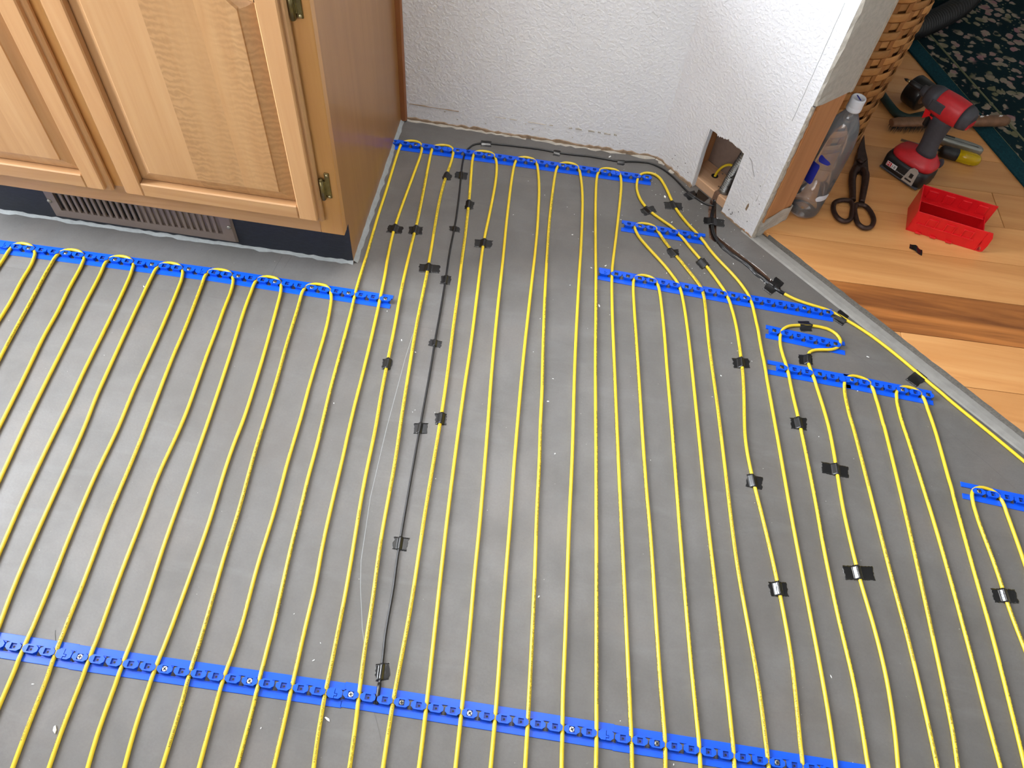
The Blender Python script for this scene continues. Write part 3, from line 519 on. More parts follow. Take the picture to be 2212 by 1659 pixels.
# left strip, right strip, and head piece share the face plane; outlines kept convex enough per piece
mb.prism_y([(-.004,0),(HL+.0015,0),(HL+.0005,.05),(HL-.002,.10),(HL-.0015,.1655),(HL-.0015,2.45),(-.004,2.45)],0,.0127)
mb.prism_y([(HR+.0015,0),(WL,0),(WL,2.45),(HR,2.45),(HR,.1685),(HR+.001,.08)],0,.0127)
head=jag[::-1]
for i in range(len(head)-1):
    a,b=head[i],head[i+1]
    mb.prism_y([a,b,(b[0],.30),(a[0],.30)],0,.0127)
mb.prism_y([(HL-.0015,.30),(HR,.30),(HR,2.45),(HL-.0015,2.45)],0,.0127)
wall_angled=struct(mb,'wall_angled',M['wall'],CORNER,AW)
bm=bmesh.new(); bm.from_mesh(wall_angled.data); bmesh.ops.remove_doubles(bm,verts=bm.verts,dist=1e-5); bm.to_mesh(wall_angled.data); bm.free()
mb=MB(); mb.box(-.004,WL-.002,.081,WT,0,2.45); part(mb,'back_board',M['cav'],wall_angled)
mb=MB(); mb.box(.056,.0945,.0127,.081,.024,2.45); part(mb,'stud',M['stud'],wall_angled)
mb=MB(); mb.box(HR+.030,HR+.068,.0127,.081,.024,2.45); part(mb,'stud',M['stud'],wall_angled)
# sole plate with two bored holes
mb=MB(); mb.cbox(.0,WL-.02,.0132,.081,-.001,.024,.002); part(mb,'sole_plate',M['plate'],wall_angled)
for (x,y,r_) in ((.1455,.052,.0085),(.1965,.033,.0140)):
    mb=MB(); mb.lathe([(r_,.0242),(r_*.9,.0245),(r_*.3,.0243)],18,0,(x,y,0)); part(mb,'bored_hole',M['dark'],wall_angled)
mb=MB(); mb.lathe([(.0012,0),(.0012,.0006)],8,0,(.150,.075,.0242)); mb.tube([(.147,.072,.0246),(.149,.0745,.0246),(.152,.074,.0246),(.152,.070,.0246)],.0006,6); part(mb,'pencil_mark',M['pencil'],wall_angled)
# notch where the lead dives through the plate
mb=MB(); mb.prism([(.1845,.0126),(.1975,.0126),(.1975,.034),(.194,.041),(.188,.041),(.1845,.034)],.0,.0246); part(mb,'cable_notch',M['groove'],wall_angled)
# torn rims of the opening
def rim(pts, name, mat, w, seed):
    r=random.Random(seed); mb=MB(); P=[]
    for x,z in pts:
        P.append([(x+r.uniform(-w,w)*.4,-.0007,z+r.uniform(-w,w)),(x+r.uniform(-w,w)*.3,.005,z-r.uniform(0,w)),(x,.0125,z-r.uniform(0,w))])
    mb.grid(P,smooth=False); return part(mb,name,mat,wall_angled)
fine=[]
for i in range(len(jag)-1):
    for k in range(4):
        t=k/4; fine.append((jag[i][0]*(1-t)+jag[i+1][0]*t, jag[i][1]*(1-t)+jag[i+1][1]*t))
rim(fine[:46],'torn_rim',M['gypsum'],.0017,21)
rim([(HL+.0014-.0005*i,.002+.0125*i) for i in range(0,14)],'sawn_rim',M['gypsum'],.0006,22)
ragged(wall_angled,0,.128,0,0,.0075,.004,M['kraft'],'torn_paper_edge',16,.003,31)
ragged(wall_angled,.0,.07,0,0,.003,.010,M['mud'],'mortar_foot',10,.001,32,.1)
ragged(wall_angled,HR,WL,0,0,.0042,.0016,M['kraft'],'torn_paper_edge',16,.0022,33)
ragged(wall_angled,HR+.070,WL-.012,0,.002,.006,.0008,M['ply_edge'],'torn_paper_edge',6,.002,34,.2)
# scuffs, a scraped patch and a scored line on the angled wall
mb=MB(); mb.prism_y([(.283,.055),(.287,.052),(.2885,.066),(.286,.0735),(.2835,.068)],-.0006,.001); part(mb,'scraped_patch',M['kraft'],wall_angled)
mb=MB(); mb.tube([(.252,-.0004,.016),(.2545,-.0004,.014),(.2565,-.0004,.017),(.257,-.0004,.021),(.2555,-.0004,.0235)],.0006,6); mb.tube([(.2445,-.0004,.020),(.246,-.0004,.0245)],.0006,6); part(mb,'pencil_mark',M['dark'],wall_angled)
mb=MB(); mb.tube([(.243,-.0003,.17),(.252,-.0003,.166),(.263,-.0003,.150),(.272,-.0003,.139)],.0004,6); part(mb,'hairline_crack',M['pencil'],wall_angled)
mb=MB()
for x,z in ((.05,.03),(.072,.022),(.09,.045),(.105,.028),(.055,.043),(.30,.03),(.27,.035),(.31,.09),(.295,.13)):
    mb.prism_y([(x-.0012,z),(x,z-.0016),(x+.0012,z),(x,z+.0014)],-.0005,.001)
part(mb,'scuff_mark',M['pencil'],wall_angled)
mb=MB(); mb.tube([(.2995,.0001,.09+z*.03) for z in range(4)],.0007,6); part(mb,'scored_line',M['plaster'],wall_angled)
mb=MB(); mb.tube([(.300+.0006*(z%2),.0002,.30+z*.02) for z in range(13)],.0006,6); part(mb,'scored_line',M['caulk'],wall_angled)
# end of the wall: mud above, bare wood in the middle, torn mud at the foot
eb=.350
mb=MB(); mb.box(WL-.004,WL-.0005,.0015,WT-.001,0,2.45); part(mb,'end_core',M['gypsum'],wall_angled)
r=random.Random(5); P=[]
for k in range(60):
    z=eb+.002+(2.45-eb)*(k/59)**1.6
    P.append([(WL-.001,.000,z),(WL+.004+r.uniform(0,.003),.003+r.uniform(-.002,.002),z),(WL+.0075+r.uniform(-.001,.001),.020,z),(WL+.0085,.055,z),(WL+.009,.098,z),(WL+.009,WT+.0008,z),(WL-.001,WT+.001,z)])
mb=MB(); mb.grid(P,smooth=False); mb.add(P[0],[tuple(range(7))]); part(mb,'mud_facing',M['mud'],wall_angled)
mb=MB(); mb.box(WL+.0065,WL+.0105,WT-.006,WT+.0015,eb+.001,2.45); part(mb,'corner_bead',M['gypsum'],wall_angled)
mb=MB(); mb.cbox(WL-.001,WL+.0035,.021,WT-.002,.048,eb,.001); part(mb,'bare_board',M['stud'],wall_angled)
mb=MB(); mb.cbox(WL-.001,WL+.0060,.0105,.0150,.045,eb-.012,.0008); mb.cbox(WL-.001,WL+.0045,.0158,.0205,.046,eb-.004,.0008); part(mb,'board_edge',M['ply_edge'],wall_angled)
mb=MB(); P=[]
for k in range(40):
    z=.0+eb*k/39
    P.append([(WL-.001,-.0006,z),(WL+.003+r.uniform(-.001,.0025),.002+r.uniform(-.0015,.0015),z),(WL+.0045+r.uniform(-.0015,.001),.008,z),(WL+.001,.0112+r.uniform(-.001,.001),z)])
mb.grid(P,smooth=False); part(mb,'torn_board_edge',M['gypsum'],wall_angled)
mb=MB(); P=[]
for k in range(7):
    z=.052*k/6
    P.append([(WL-.001,.004,z),(WL+.005+r.uniform(-.002,.002),.018,z+r.uniform(-.003,.003)*(k>0)),(WL+.006+r.uniform(-.002,.002),.045,z+r.uniform(-.003,.003)*(k>0)),(WL+.0045+r.uniform(-.002,.002),.075,z+r.uniform(-.003,.003)*(k>0)),(WL+.007+r.uniform(-.002,.002),.096,z),(WL+.0065,WT+.0005,z),(WL-.001,WT,z)])
mb.grid(P,smooth=False); part(mb,'torn_mud_foot',M['mud'],wall_angled)
# room shell out of view
mb=MB(); mb.box(-2.4,-2.3,-2.9,1.6,0,2.45)
struct(mb,'wall_left',M['wall'])
mb=MB(); mb.box(2.9,3.0,-2.9,4.1,0,2.45); struct(mb,'wall_right',M['ceiling'])
mb=MB(); mb.box(-2.4,3.0,4.0,4.1,0,2.45); struct(mb,'wall_far',M['ceiling'])
mb=MB(); mb.box(-.8,3.0,-2.9,-2.8,0,2.45); struct(mb,'wall_rear',M['ceiling'])
mb=MB(); mb.box(-2.3,1.2,-.95,-.80,0,1.02); struct(mb,'wall_added_shade',M['wall'])  # unseen low wall, added to shade the floor nearest the camera
mb=MB(); mb.box(-2.4,3.0,-2.9,4.1,2.45,2.55); struct(mb,'ceiling',M['ceiling'])

# wiring inside the opening
def wl(x,y,z): q=CORNER+CD*x+CN*y; return (q.x,q.y,z)
mb=MB()
def bez(P,n):
    """catmull-rom through 3-D points"""
    P=[Vector(q) for q in P]; P=[2*P[0]-P[1]]+P+[2*P[-1]-P[-2]]; out=[]
    for i in range(1,len(P)-2):
        for k in range(n):
            t=k/n; a,b,c,d=P[i-1:i+3]
            out.append(.5*((2*b)+(c-a)*t+(2*a-5*b+4*c-d)*t*t+(3*b-a-3*c+d)*t**3))
    out.append(P[-2]); return out
cp=bez([wl(.1965,.033,.016),wl(.1985,.033,.05),wl(.202,.035,.085),wl(.207,.038,.12),wl(.214,.042,.17),wl(.222,.046,.23)],14)
rr=[.0116+.0014*math.sin(i*2*PI/6.2) for i in range(len(cp)*3)]
cpf=[]
for i in range(len(cp)-1):
    for k in range(3): cpf.append(cp[i]+(cp[i+1]-cp[i])*(k/3))
mb.tube(cpf,rr[:len(cpf)],18)
cond=thing('flexible_conduit','ribbed metal flexible conduit standing in the sawn wall opening','conduit',wl(.1965,.033,.016))
o=cond.location
part(mb,'ribbed_sleeve',M['steel'],cond,o)
mb=MB(); mb.lathe([(.0124,-.004),(.0135,-.003),(.0135,.010),(.0122,.0115)],18,0,wl(.1965,.033,.022)); part(mb,'end_ferrule',M['steel'],cond,o)
mb=MB(); mb.tube(bez([wl(.1455,.052,.018),wl(.149,.052,.040),wl(.160,.050,.064),wl(.178,.046,.083),wl(.200,.038,.092),wl(.222,.034,.095)],8),.0031,10)
single(mb,'wall_cable',M['yellow'],'short yellow power cable arching across the sawn wall opening','cable')
mb=MB(); mb.tube(bez([wl(.1865,.030,.014),wl(.1862,.032,.036),wl(.1885,.030,.052),wl(.202,.024,.072),wl(.218,.019,.094),wl(.228,.017,.104)],7),.0013,8)
single(mb,'bell_wire',M['wire'],'thin black wire beside the ribbed conduit in the wall opening','wire')

# ------------------------------------------------------------------ base cabinet
CA=math.radians(0.9); CP=Vector((-.4033,1.0381,0)); CW=.863; CDp=.5225
cab=thing('base_cabinet','honey maple base cabinet with raised-panel doors and dark toe kick','cabinet',CP,CA)
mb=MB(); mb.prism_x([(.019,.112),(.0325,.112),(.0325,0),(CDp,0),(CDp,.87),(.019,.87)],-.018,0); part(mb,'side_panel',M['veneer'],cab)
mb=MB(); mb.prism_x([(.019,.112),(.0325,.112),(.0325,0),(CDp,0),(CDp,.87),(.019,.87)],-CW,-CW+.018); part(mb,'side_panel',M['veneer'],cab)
mb=MB(); mb.box(-CW+.018,-.018,.019,CDp,.112,.128); part(mb,'bottom_panel',M['maple_x'],cab)
mb=MB(); mb.box(-CW,0,-.002,CDp,.87,.885); part(mb,'top_panel',M['maple_x'],cab)
mb=MB(); mb.box(-CW+.018,-.018,CDp-.012,CDp,.128,.87); part(mb,'back_panel',M['maple_x'],cab)
mb=MB(); mb.box(-CW,-.0004,.0322,.044,.0,.112); part(mb,'toe_kick',M['toe'],cab)
def cb(name,x0,x1,y0,y1,z0,z1,mat,c=.0012,parent=cab):
    mb=MB(); mb.cbox(x0,x1,y0,y1,z0,z1,c); return part(mb,name,mat,parent)
cb('face_stile',-.045,.0005,0,.019,.1105,.87,M['maple_frame'])
cb('face_stile',-.454,-.410,.0002,.019,.155,.87,M['maple_frame'])
cb('face_stile',-CW,-CW+.045,0,.019,.1105,.87,M['maple_frame'])
cb('face_rail',-CW+.045,-.045,.0001,.019,.1105,.157,M['maple_x'])
cb('face_rail',-CW+.045,-.045,.0001,.019,.70,.74,M['maple_x'])
mb=MB(); mb.prism([(0,CDp-.013),(.011,CDp-.012),(.0135,CDp-.006),(.0135,CDp),(0,CDp)],.004,.87); part(mb,'scribe_molding',M['mold'],cab)
mb=MB(); P=[]
r=random.Random(3)
for i in range(40):
    y=.0325+(CDp-.0325)*i/39
    P.append([(-.001,y,.009+r.uniform(-.002,.002)),(.003+r.uniform(-.001,.001),y,.004+r.uniform(-.001,.001)),(.008+r.uniform(-.002,.002),y,.0003)])
mb.grid(P); part(mb,'caulk_bead',M['caulk'],cab)
mb=MB(); P=[]
for i in range(70):
    x=-CW+CW*i/69
    P.append([(x,.0327,.005+r.uniform(-.002,.003)),(x,.0305+r.uniform(-.0012,.0008),.0025+r.uniform(-.001,.001)),(x,.0265+r.uniform(-.003,.002),.0003)])
mb.grid(P); part(mb,'caulk_bead',M['caulk'],cab)

def door(x0,x1,z0,z1,curl):
    """raised-panel door with arched head; sub-parts stile, rail, panel_board"""
    D=.0205; sw=.0445; rw=.041
    mb=MB()
    # lipped slab: ring of the outer moulded edge
    for q in ((x0,x0+.02,z0,z1),(x1-.02,x1,z0,z1)): mb.hull_box([(q[0],q[1]),(-.0115,0),(q[2],q[3])],.0035)
    for q in ((x0+.02,x1-.02,z0,z0+.02),(x0+.02,x1-.02,z1-.02,z1)): mb.hull_box([(q[0],q[1]),(-.0115,0),(q[2],q[3])],.0035)
    d=part(mb,'door',M['maple_z'],cab)
    e=.0095
    for a,b in ((x0+e,x0+sw),(x1-sw,x1-e)):
        mb=MB(); mb.hull_box([(a,b),(-D,-.004),(z0+e,z1-e)],.0022); part(mb,'stile',M['maple_z'],d)
    mb=MB(); mb.hull_box([(x0+sw,x1-sw),(-D+.0002,-.004),(z0+e,z0+rw)],.0022); part(mb,'rail',M['maple_x'],d)
    xi0,xi1=x0+sw,x1-sw; W=xi1-xi0
    zs=z0+.432
    def zt(x):
        t=abs((x-(xi0+xi1)/2)/(W/2)); u=max(0.0,min(1.0,(1-t)/.62)); return zs+.060*(u*u*(3-2*u)) + .006*(1-t)
    n=28; xs=[xi0+W*i/n for i in range(n+1)]
    mb=MB(); P=[]
    for x in xs: P.append([(x,-D+.0002,z1-e),(x,-D+.0002,zt(x)+.003),(x,-D+.003,zt(x)),(x,-.004,zt(x)),(x,-.004,z1-e)])
    mb.grid(P,smooth=False); part(mb,'rail',M['maple_x'],d,fix=False)
    zb=z0+rw; BV=.029
    cuts=[xi0,xi0+W*.40,xi0+W*.69,xi1]
    for k in range(3):
        a,b=cuts[k],cuts[k+1]
        X=sorted(set([round(a+(b-a)*i/10,5) for i in range(11)]+[round(q,5) for q in (xi0+BV*i/8 for i in range(9)) if a<q<b]+[round(q,5) for q in (xi1-BV*i/8 for i in range(9)) if a<q<b]))
        P=[]
        for x in X:
            T=zt(x); col=[]
            zz=[zb+BV*i/8 for i in range(9)]+[zb+BV+(T-BV-zb-BV)*i/6 for i in range(1,6)]+[T-BV+BV*i/8 for i in range(9)]
            for z in zz:
                dd=min(x-xi0,xi1-x,z-zb,T-z); t=min(1,max(0,dd/BV))
                y=-.0055-.0105*t-(.0024 if t>=.999 else 0)
                col.append((x,y,z))
            P.append(col)
        mb=MB(); mb.grid(P,smooth=False)
        part(mb,'panel_board',M['maple_curl'] if k in curl else M['maple_panel'],d,fix=False)
    return d
dr=door(-.4205,-.0315,.1495,.685,(1,2))
dl=door(-.8315,-.4425,.1495,.685,())
for a,b in ((-.4205,-.0315),(-.8315,-.4425)):
    cb('drawer_front',a,b,-.020,0,.715,.845,M['maple_x'],.004)
def hinge(z):
    mb=MB()
    mb.cbox(-.0205,-.0118,-.0030,.0006,z+.002,z+.060,.0008)
    h=part(mb,'hinge',M['brass'],cab)
    mb=MB(); mb.cbox(-.0300,-.0215,-.0075,-.0002,z,z+.044,.0016); mb.cbox(-.0235,-.0195,-.0046,-.0004,z+.010,z+.042,.0008); part(mb,'hinge_leaf',M['brass'],h)
    mb=MB(); mb.tube([(-.0262,-.0066,z+.001),(-.0262,-.0066,z+.046)],.0040,12); mb.lathe([(.0001,.0),(.0030,.0008),(.0042,.0028),(.0034,.0052),(.0001,.006)],12,0,(-.0262,-.0066,z+.0445)); part(mb,'hinge_pin',M['brass'],h)
    for zz in (z+.056,z+.0065):
        mb=MB(); mb.lathe([(.0034,-.0),(.0030,.0012),(.0016,.0022),(.0001,.0025)],12,0,(0,0,0))
        for i,(x,y,w) in enumerate(mb.v): mb.v[i]=(-.0160+x,-.0030-w,zz+y)
        part(mb,'hinge_screw',M['brass_pin'],h)
hinge(.2050); hinge(.5560)

# ------------------------------------------------------------------ toe-kick register
RG=thing('floor_register','taupe metal heating register with slotted grille set in the toe kick','register',CP+Vector((-math.sin(CA)*.0325,math.cos(CA)*.0325,0)),CA)
x0,x1,z0,z1=-.634,-.243,.0125,.1045; sx0,sx1,sz0,sz1=-.6105,-.2685,.036,.084
mb=MB()
fr=[(x0,x1,z0,z1,-.0012),(x0+.004,x1-.004,z0+.004,z1-.004,-.0062),(sx0,sx1,sz0,sz1,-.0072)]
rings=[[(a,y,c),(b,y,c),(b,y,d),(a,y,d)] for a,b,c,d,y in fr]
rings.append([(sx0,-.0005,sz0),(sx1,-.0005,sz0),(sx1,-.0005,sz1),(sx0,-.0005,sz1)])
mb.rings(rings,cap=False,smooth=False); part(mb,'frame',M['register'],RG)
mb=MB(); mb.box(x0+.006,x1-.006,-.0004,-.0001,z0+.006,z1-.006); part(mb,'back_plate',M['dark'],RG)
N=26; pt=(sx1-sx0)/N
bar=MB(); bar.cbox(-pt*.24,pt*.24,-.0066,-.0008,sz0-.001,sz1+.001,.0009); bme=bar.mesh('louver',M['register']); fixn(bme)
for i in range(1,N): link('louver',bme,RG,(sx0+pt*i,0,0))
van=MB(); van.add([(-.0035,-.0022,sz0),(.0030,-.0006,sz0),(.0030,-.0006,sz1),(-.0035,-.0022,sz1)],[(0,1,2,3)])
vme=van.mesh('damper_vane',M['register'])
for i in range(13,N): link('damper_vane',vme,RG,(sx0+pt*(i+.5),0,0),(0,0,0))
for sx in (-.6265,-.2515):
    mb=MB(); mb.lathe([(.0048,0),(.0044,.0012),(.002,.0026),(.0003,.0028)],14)
    for i,(x,y,z) in enumerate(mb.v): mb.v[i]=(sx+x,-.0066-z,.0585+y)
    part(mb,'screw',M['screw_s'],RG)

# ------------------------------------------------------------------ cable straps
NH=.0092
def clip_mesh(kind):
    mb=MB(); hx,hy=.0114,.0062
    oc=[(-hx,-.0024),(-.0066,-hy),(.0066,-hy),(hx,-.0024),(hx,.0024),(.0066,hy),(-.0066,hy),(-hx,.0024)]
    zt,zb=NH,NH-.0022
    if kind=='pocket':
        h=.0042; sq=[(-h,-h),(h,-h),(h,h),(-h,h)]
        b=mb.add([(x,y,zt) for x,y in oc]+[(x,y,zt) for x,y in sq]+[(x,y,zb) for x,y in oc]+[(x,y,zt-.0026) for x,y in sq],[])
        F=[(0,1,8),(1,2,9,8),(2,3,9),(3,4,10,9),(4,5,10),(5,6,11,10),(6,7,11),(7,0,8,11)]
        F+=[(i,12+i,12+(i+1)%8,(i+1)%8) for i in range(8)]
        for f in F: mb.f.append(tuple(b+i for i in f)); mb.m.append(0); mb.sm.append(False)
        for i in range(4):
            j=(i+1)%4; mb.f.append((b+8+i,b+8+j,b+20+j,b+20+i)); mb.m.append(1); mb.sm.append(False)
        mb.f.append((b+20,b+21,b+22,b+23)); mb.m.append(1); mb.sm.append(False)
        mb.add([(.0017*math.cos(a)+.0006,.0017*math.sin(a)-.0005,zt-.0025) for a in np.linspace(0,2*PI,11)[:-1]],[tuple(range(10))],2)
    else:
        # two halves hooked together across a crooked joint
        g=.0004
        L=[(-hx,-.0036),(-.0070,-hy-.001),(-g,-hy-.001),(-g,-.0036),(.0036,-.0036),(.0036,-.0010),(-g,-.0010),(-g,hy+.001),(-.0070,hy+.001),(-hx,.0036)]
        R_=[(g,hy+.001),(g,-.0010+2*g),(.0036+2*g,-.0010+2*g),(.0036+2*g,-.0036-2*g),(g,-.0036-2*g),(g,-hy-.001),(.0070,-hy-.001),(hx,-.0036),(hx,.0036),(.0070,hy+.001)]
        mb.prism(L,zb,zt); mb.prism(R_,zb,zt-.0004)
    # pedestal
    q=[(-.0074,-.0056),(.0074,-.0056),(.0074,.0056),(-.0074,.0056)]; zp=zb-.0008 if kind=='pocket' else zb
    mb.add([(x,y,.0008) for x,y in q]+[(x,y,zt-.0026) for x,y in q],[(i,(i+1)%4,4+(i+1)%4,4+i) for i in range(4)])
    me=mb.mesh('clip',[M['blue'],M['blue_dk'],M['dark']])
    return me
CLIP={'pocket':clip_mesh('pocket'),'joint':clip_mesh('joint')}
def screw_mesh(mat,name):
    mb=MB(); mb.lathe([(.0038,-.0015),(.0040,-.0006),(.0037,.0004),(.0024,.0010),(.0002,.0012)],20)
    for (w,l) in ((.0007,.0026),(.0026,.0007)):
        mb.box(-w,w,-l,l,.0007,.00135,1)
    me=mb.mesh(name,[mat,M['dark']]); fixn(me); return me
SCW={'white':screw_mesh(M['screw_w'],'screw'),'silver':screw_mesh(M['screw_s'],'screw'),'dull':screw_mesh(M['screw_d'],'screw')}
PITCH=.0254; SWD=.0178
SEGS=[]
def strap(rec, label, group=None, stub=(.5,.5)):
    row,x,y,ang,n,joints,white,silver,dull=rec
    t=thing('cable_strap',label,'cable strap',(x/1e4,y/1e4,0),math.radians(ang),group)
    a=-PITCH*stub[0]; b=PITCH*(n-1+stub[1])
    mb=MB()
    for s in (-1,1):
        y0,y1=sorted((s*.0072,s*SWD))
        mb.cbox(a,b,y0,y1,.0,.0014,.0004)
        yy=sorted((s*.0072,s*.0082)); mb.box(a,b,yy[0],yy[1],.0014,.0022)
    for i in range(n):
        mb.box(i*PITCH-.0088,i*PITCH+.0088,-.0074,.0074,.0,.0012)
    part(mb,'base_rail',M['blue'],t)
    for i in range(n):
        c=link('clip',CLIP['joint' if i in joints else 'pocket'],t,(i*PITCH,0,0))
        for where,key in ((white,'white'),(silver,'silver'),(dull,'dull')):
            if i in where: link('screw',SCW[key],c,(0,0,NH-.0010),(0,0,rng.uniform(0,PI)))
    R_=math.radians(ang); u=Vector((math.cos(R_),math.sin(R_)))
    SEGS.append((Vector((x/1e4,y/1e4))+u*a,Vector((x/1e4,y/1e4))+u*b))
    return t
SG=DATA['segs']
LAB=['blue plastic cable strap with a plain run of empty clips and one end joint, under the yellow runs in open floor, without screws',
 'blue cable strap with four white screws, farthest along the open floor from the black sensor tip',
 'blue cable strap in open floor where the black sensor tip ends',
 'blue cable strap with only dull grey screws, joined beyond the sensor tip strap',
 'short blue cable strap piece at the far end of the row before the floor register',
 'long blue cable strap on the floor before the toe-kick register',
 'blue cable strap on the floor ending below the cabinet corner',
 'short blue cable strap butted against the cabinet side panel',
 'long blue cable strap along the back wall crossed by the black sensor wire',
 'short blue cable strap stub with one end screw near the inside wall corner',
 'short blue strap stub with split hook end holding a yellow loop, below the angled wall',
 'middle blue cable strap between two jointed pieces below the angled wall',
 'blue cable strap whose end reaches the taped yellow feed cable below the angled wall',
 'short blue cable strap just below the loop taped near the wall opening, two silver screws',
 'short blue cable strap inside the sideways yellow loop near the hardwood edge',
 'blue cable strap piece joined to the one with two loops, near the hardwood edge',
 'blue cable strap with two yellow loops beside the hardwood edge',
 'blue cable strap with a single yellow loop, farthest along the hardwood edge']
LAB[1]='blue cable strap with three white screws, joined to the strap holding the sensor tip'
LAB[0]='blue cable strap with empty unscrewed clips in open floor, joined to the three-screw strap'
for rec,lb in zip(SG,LAB):
    row=rec[0]; st=(.5,.5)
    if row==6 and rec[5]: st=(1.05,.55)
    if row==5: st=(.6,.9)
    if row==4: st=(.62,.95)
    if row==7: st=(1.1,.5)
    if row==2 and rec[4]==3: st=(.5,.42)
    strap(rec,lb,None,st)

# ------------------------------------------------------------------ heating cable
R_C=.0032
def dseg(px,py):
    """distance of points to the nearest strap axis"""
    best=np.full(px.shape,9.0)
    for a,b in SEGS:
        d=b-a; L2=d.length_squared
        t=np.clip(((px-a.x)*d.x+(py-a.y)*d.y)/L2,0,1)
        best=np.minimum(best,np.hypot(px-a.x-t*d.x,py-a.y-t*d.y))
    return best
def path2(P, ds=.007):
    """smooth 2-D path from traced points (0.1 mm) -> evenly spaced (n,2)"""
    P=np.array(P,float)/1e4
    Q=np.vstack([2*P[0]-P[1],P,2*P[-1]-P[-2]]); out=[]
    # centripetal catmull-rom
    for i in range(1,len(Q)-2):
        p0,p1,p2,p3=Q[i-1:i+3]
        t0=0.0;t1=t0+max(1e-6,np.linalg.norm(p1-p0))**.5;t2=t1+max(1e-6,np.linalg.norm(p2-p1))**.5;t3=t2+max(1e-6,np.linalg.norm(p3-p2))**.5
        for t in np.linspace(t1,t2,max(3,int(np.linalg.norm(p2-p1)/.003)))[:-1]:
            A1=(t1-t)/(t1-t0)*p0+(t-t0)/(t1-t0)*p1;A2=(t2-t)/(t2-t1)*p1+(t-t1)/(t2-t1)*p2;A3=(t3-t)/(t3-t2)*p2+(t-t2)/(t3-t2)*p3
            B1=(t2-t)/(t2-t0)*A1+(t-t0)/(t2-t0)*A2;B2=(t3-t)/(t3-t1)*A2+(t-t1)/(t3-t1)*A3
            out.append((t2-t)/(t2-t1)*B1+(t-t1)/(t2-t1)*B2)
    out.append(P[-1]); out=np.array(out)
    s=np.r_[0,np.cumsum(np.linalg.norm(np.diff(out,axis=0),axis=1))]
    n=int(s[-1]/ds)+1; t=np.linspace(0,s[-1],n)
    return np.c_[np.interp(t,s,out[:,0]),np.interp(t,s,out[:,1])]
def lift(P, r):
    d=dseg(P[:,0],P[:,1]); u=np.clip((.030-d)/.014,0,1)
    return r+.0012*u*u*(3-2*u)
cable=thing('heating_cable','long yellow heating cable snaking over the floor in many parallel loops','heating cable',(0,0,0))
LP=[path2(q) for q in DATA['loops']]; LZ=[lift(P,R_C) for P in LP]
def tub(P,z,r,n=10,sq=1.0):
    mb=MB(); mb.tube([(x,y,zz) for (x,y),zz in zip(P,z)],r,n,squash=sq); return mb
loops=[]
for P,z in zip(LP,LZ): loops.append(part(tub(P,z,R_C),'cable_loop',M['yellow'],cable,fix=False))
FP=path2(DATA['feed']); FZ=lift(FP,R_C)
part(tub(FP,FZ,R_C),'feed_run',M['yellow'],cable,fix=False)
# black cold lead: heat-shrink sleeve, lead, and its dive through the notch
LD=path2(DATA['lead'],.004); sl=np.r_[0,np.cumsum(np.linalg.norm(np.diff(LD,axis=0),axis=1))]
rad=np.where(sl<sl[-1]*.52,.0045,.0060)+np.where(sl>sl[-1]*.52,.0006*np.sin(sl*180),0)
k=np.exp(-.5*(np.arange(-2,3)/1.2)**2); k/=k.sum(); rad=np.convolve(np.pad(rad,2,'edge'),k,'valid')
lz=np.full(len(LD),-.0012); lz[:8]=np.linspace(.020,-.0005,8)
mb=MB(); a=LD[0]; pre=[wl(.191,.050,.004),wl(.191,.040,.013),wl(.191,.030,.019)]
pts=[Vector(q) for q in pre]+[Vector((x,y,z)) for (x,y),z in zip(LD,lz)]
mb.tube(pts,[.0045]*3+list(rad),12); part(mb,'cold_lead',M['lead'],cable)
e=Vector((LD[-1][0],LD[-1][1],.000)); f0=Vector((FP[0][0],FP[0][1],R_C))
mb=MB(); mb.tube([e,(e+f0)/2,f0,Vector((FP[2][0],FP[2][1],R_C))],[.0060,.0056,.0042,.0036],12); part(mb,'splice_sleeve',M['lead'],cable)

# printed legend along the jacket
def text_mesh(body, size, res=2):
    cu=bpy.data.curves.new('t','FONT'); cu.body=body; cu.size=size; cu.resolution_u=res; cu.fill_mode='FRONT'
    ob=bpy.data.objects.new('t',cu); COL.objects.link(ob)
    bpy.context.view_layer.update()
    me=bpy.data.meshes.new_from_object(ob.evaluated_get(bpy.context.evaluated_depsgraph_get()))
    v=np.zeros(len(me.vertices)*3); me.vertices.foreach_get('co',v); v=v.reshape(-1,3)
    f=[tuple(p.vertices) for p in me.polygons]
    bpy.data.objects.remove(ob); bpy.data.meshes.remove(me); bpy.data.curves.remove(cu)
    return v,f
TV,TF=text_mesh('CosyFloor InFloor Heating * 1.00 Ohm/ft * 15/20 * CosyFloor Cable * www.cosyfloor.ca * Do not cut or cross this cable',.0056,2)
TW=TV[:,0].max(); TV[:,0]*=.222/TW; TV[:,1]-=.0019
RV,RF=text_mesh('|||||||||||||||||||||||| 0002 ft 11 ||||||||||||||||||||||||',.0050,2); RV[:,0]*=.110/RV[:,0].max(); RV[:,1]-=.0017
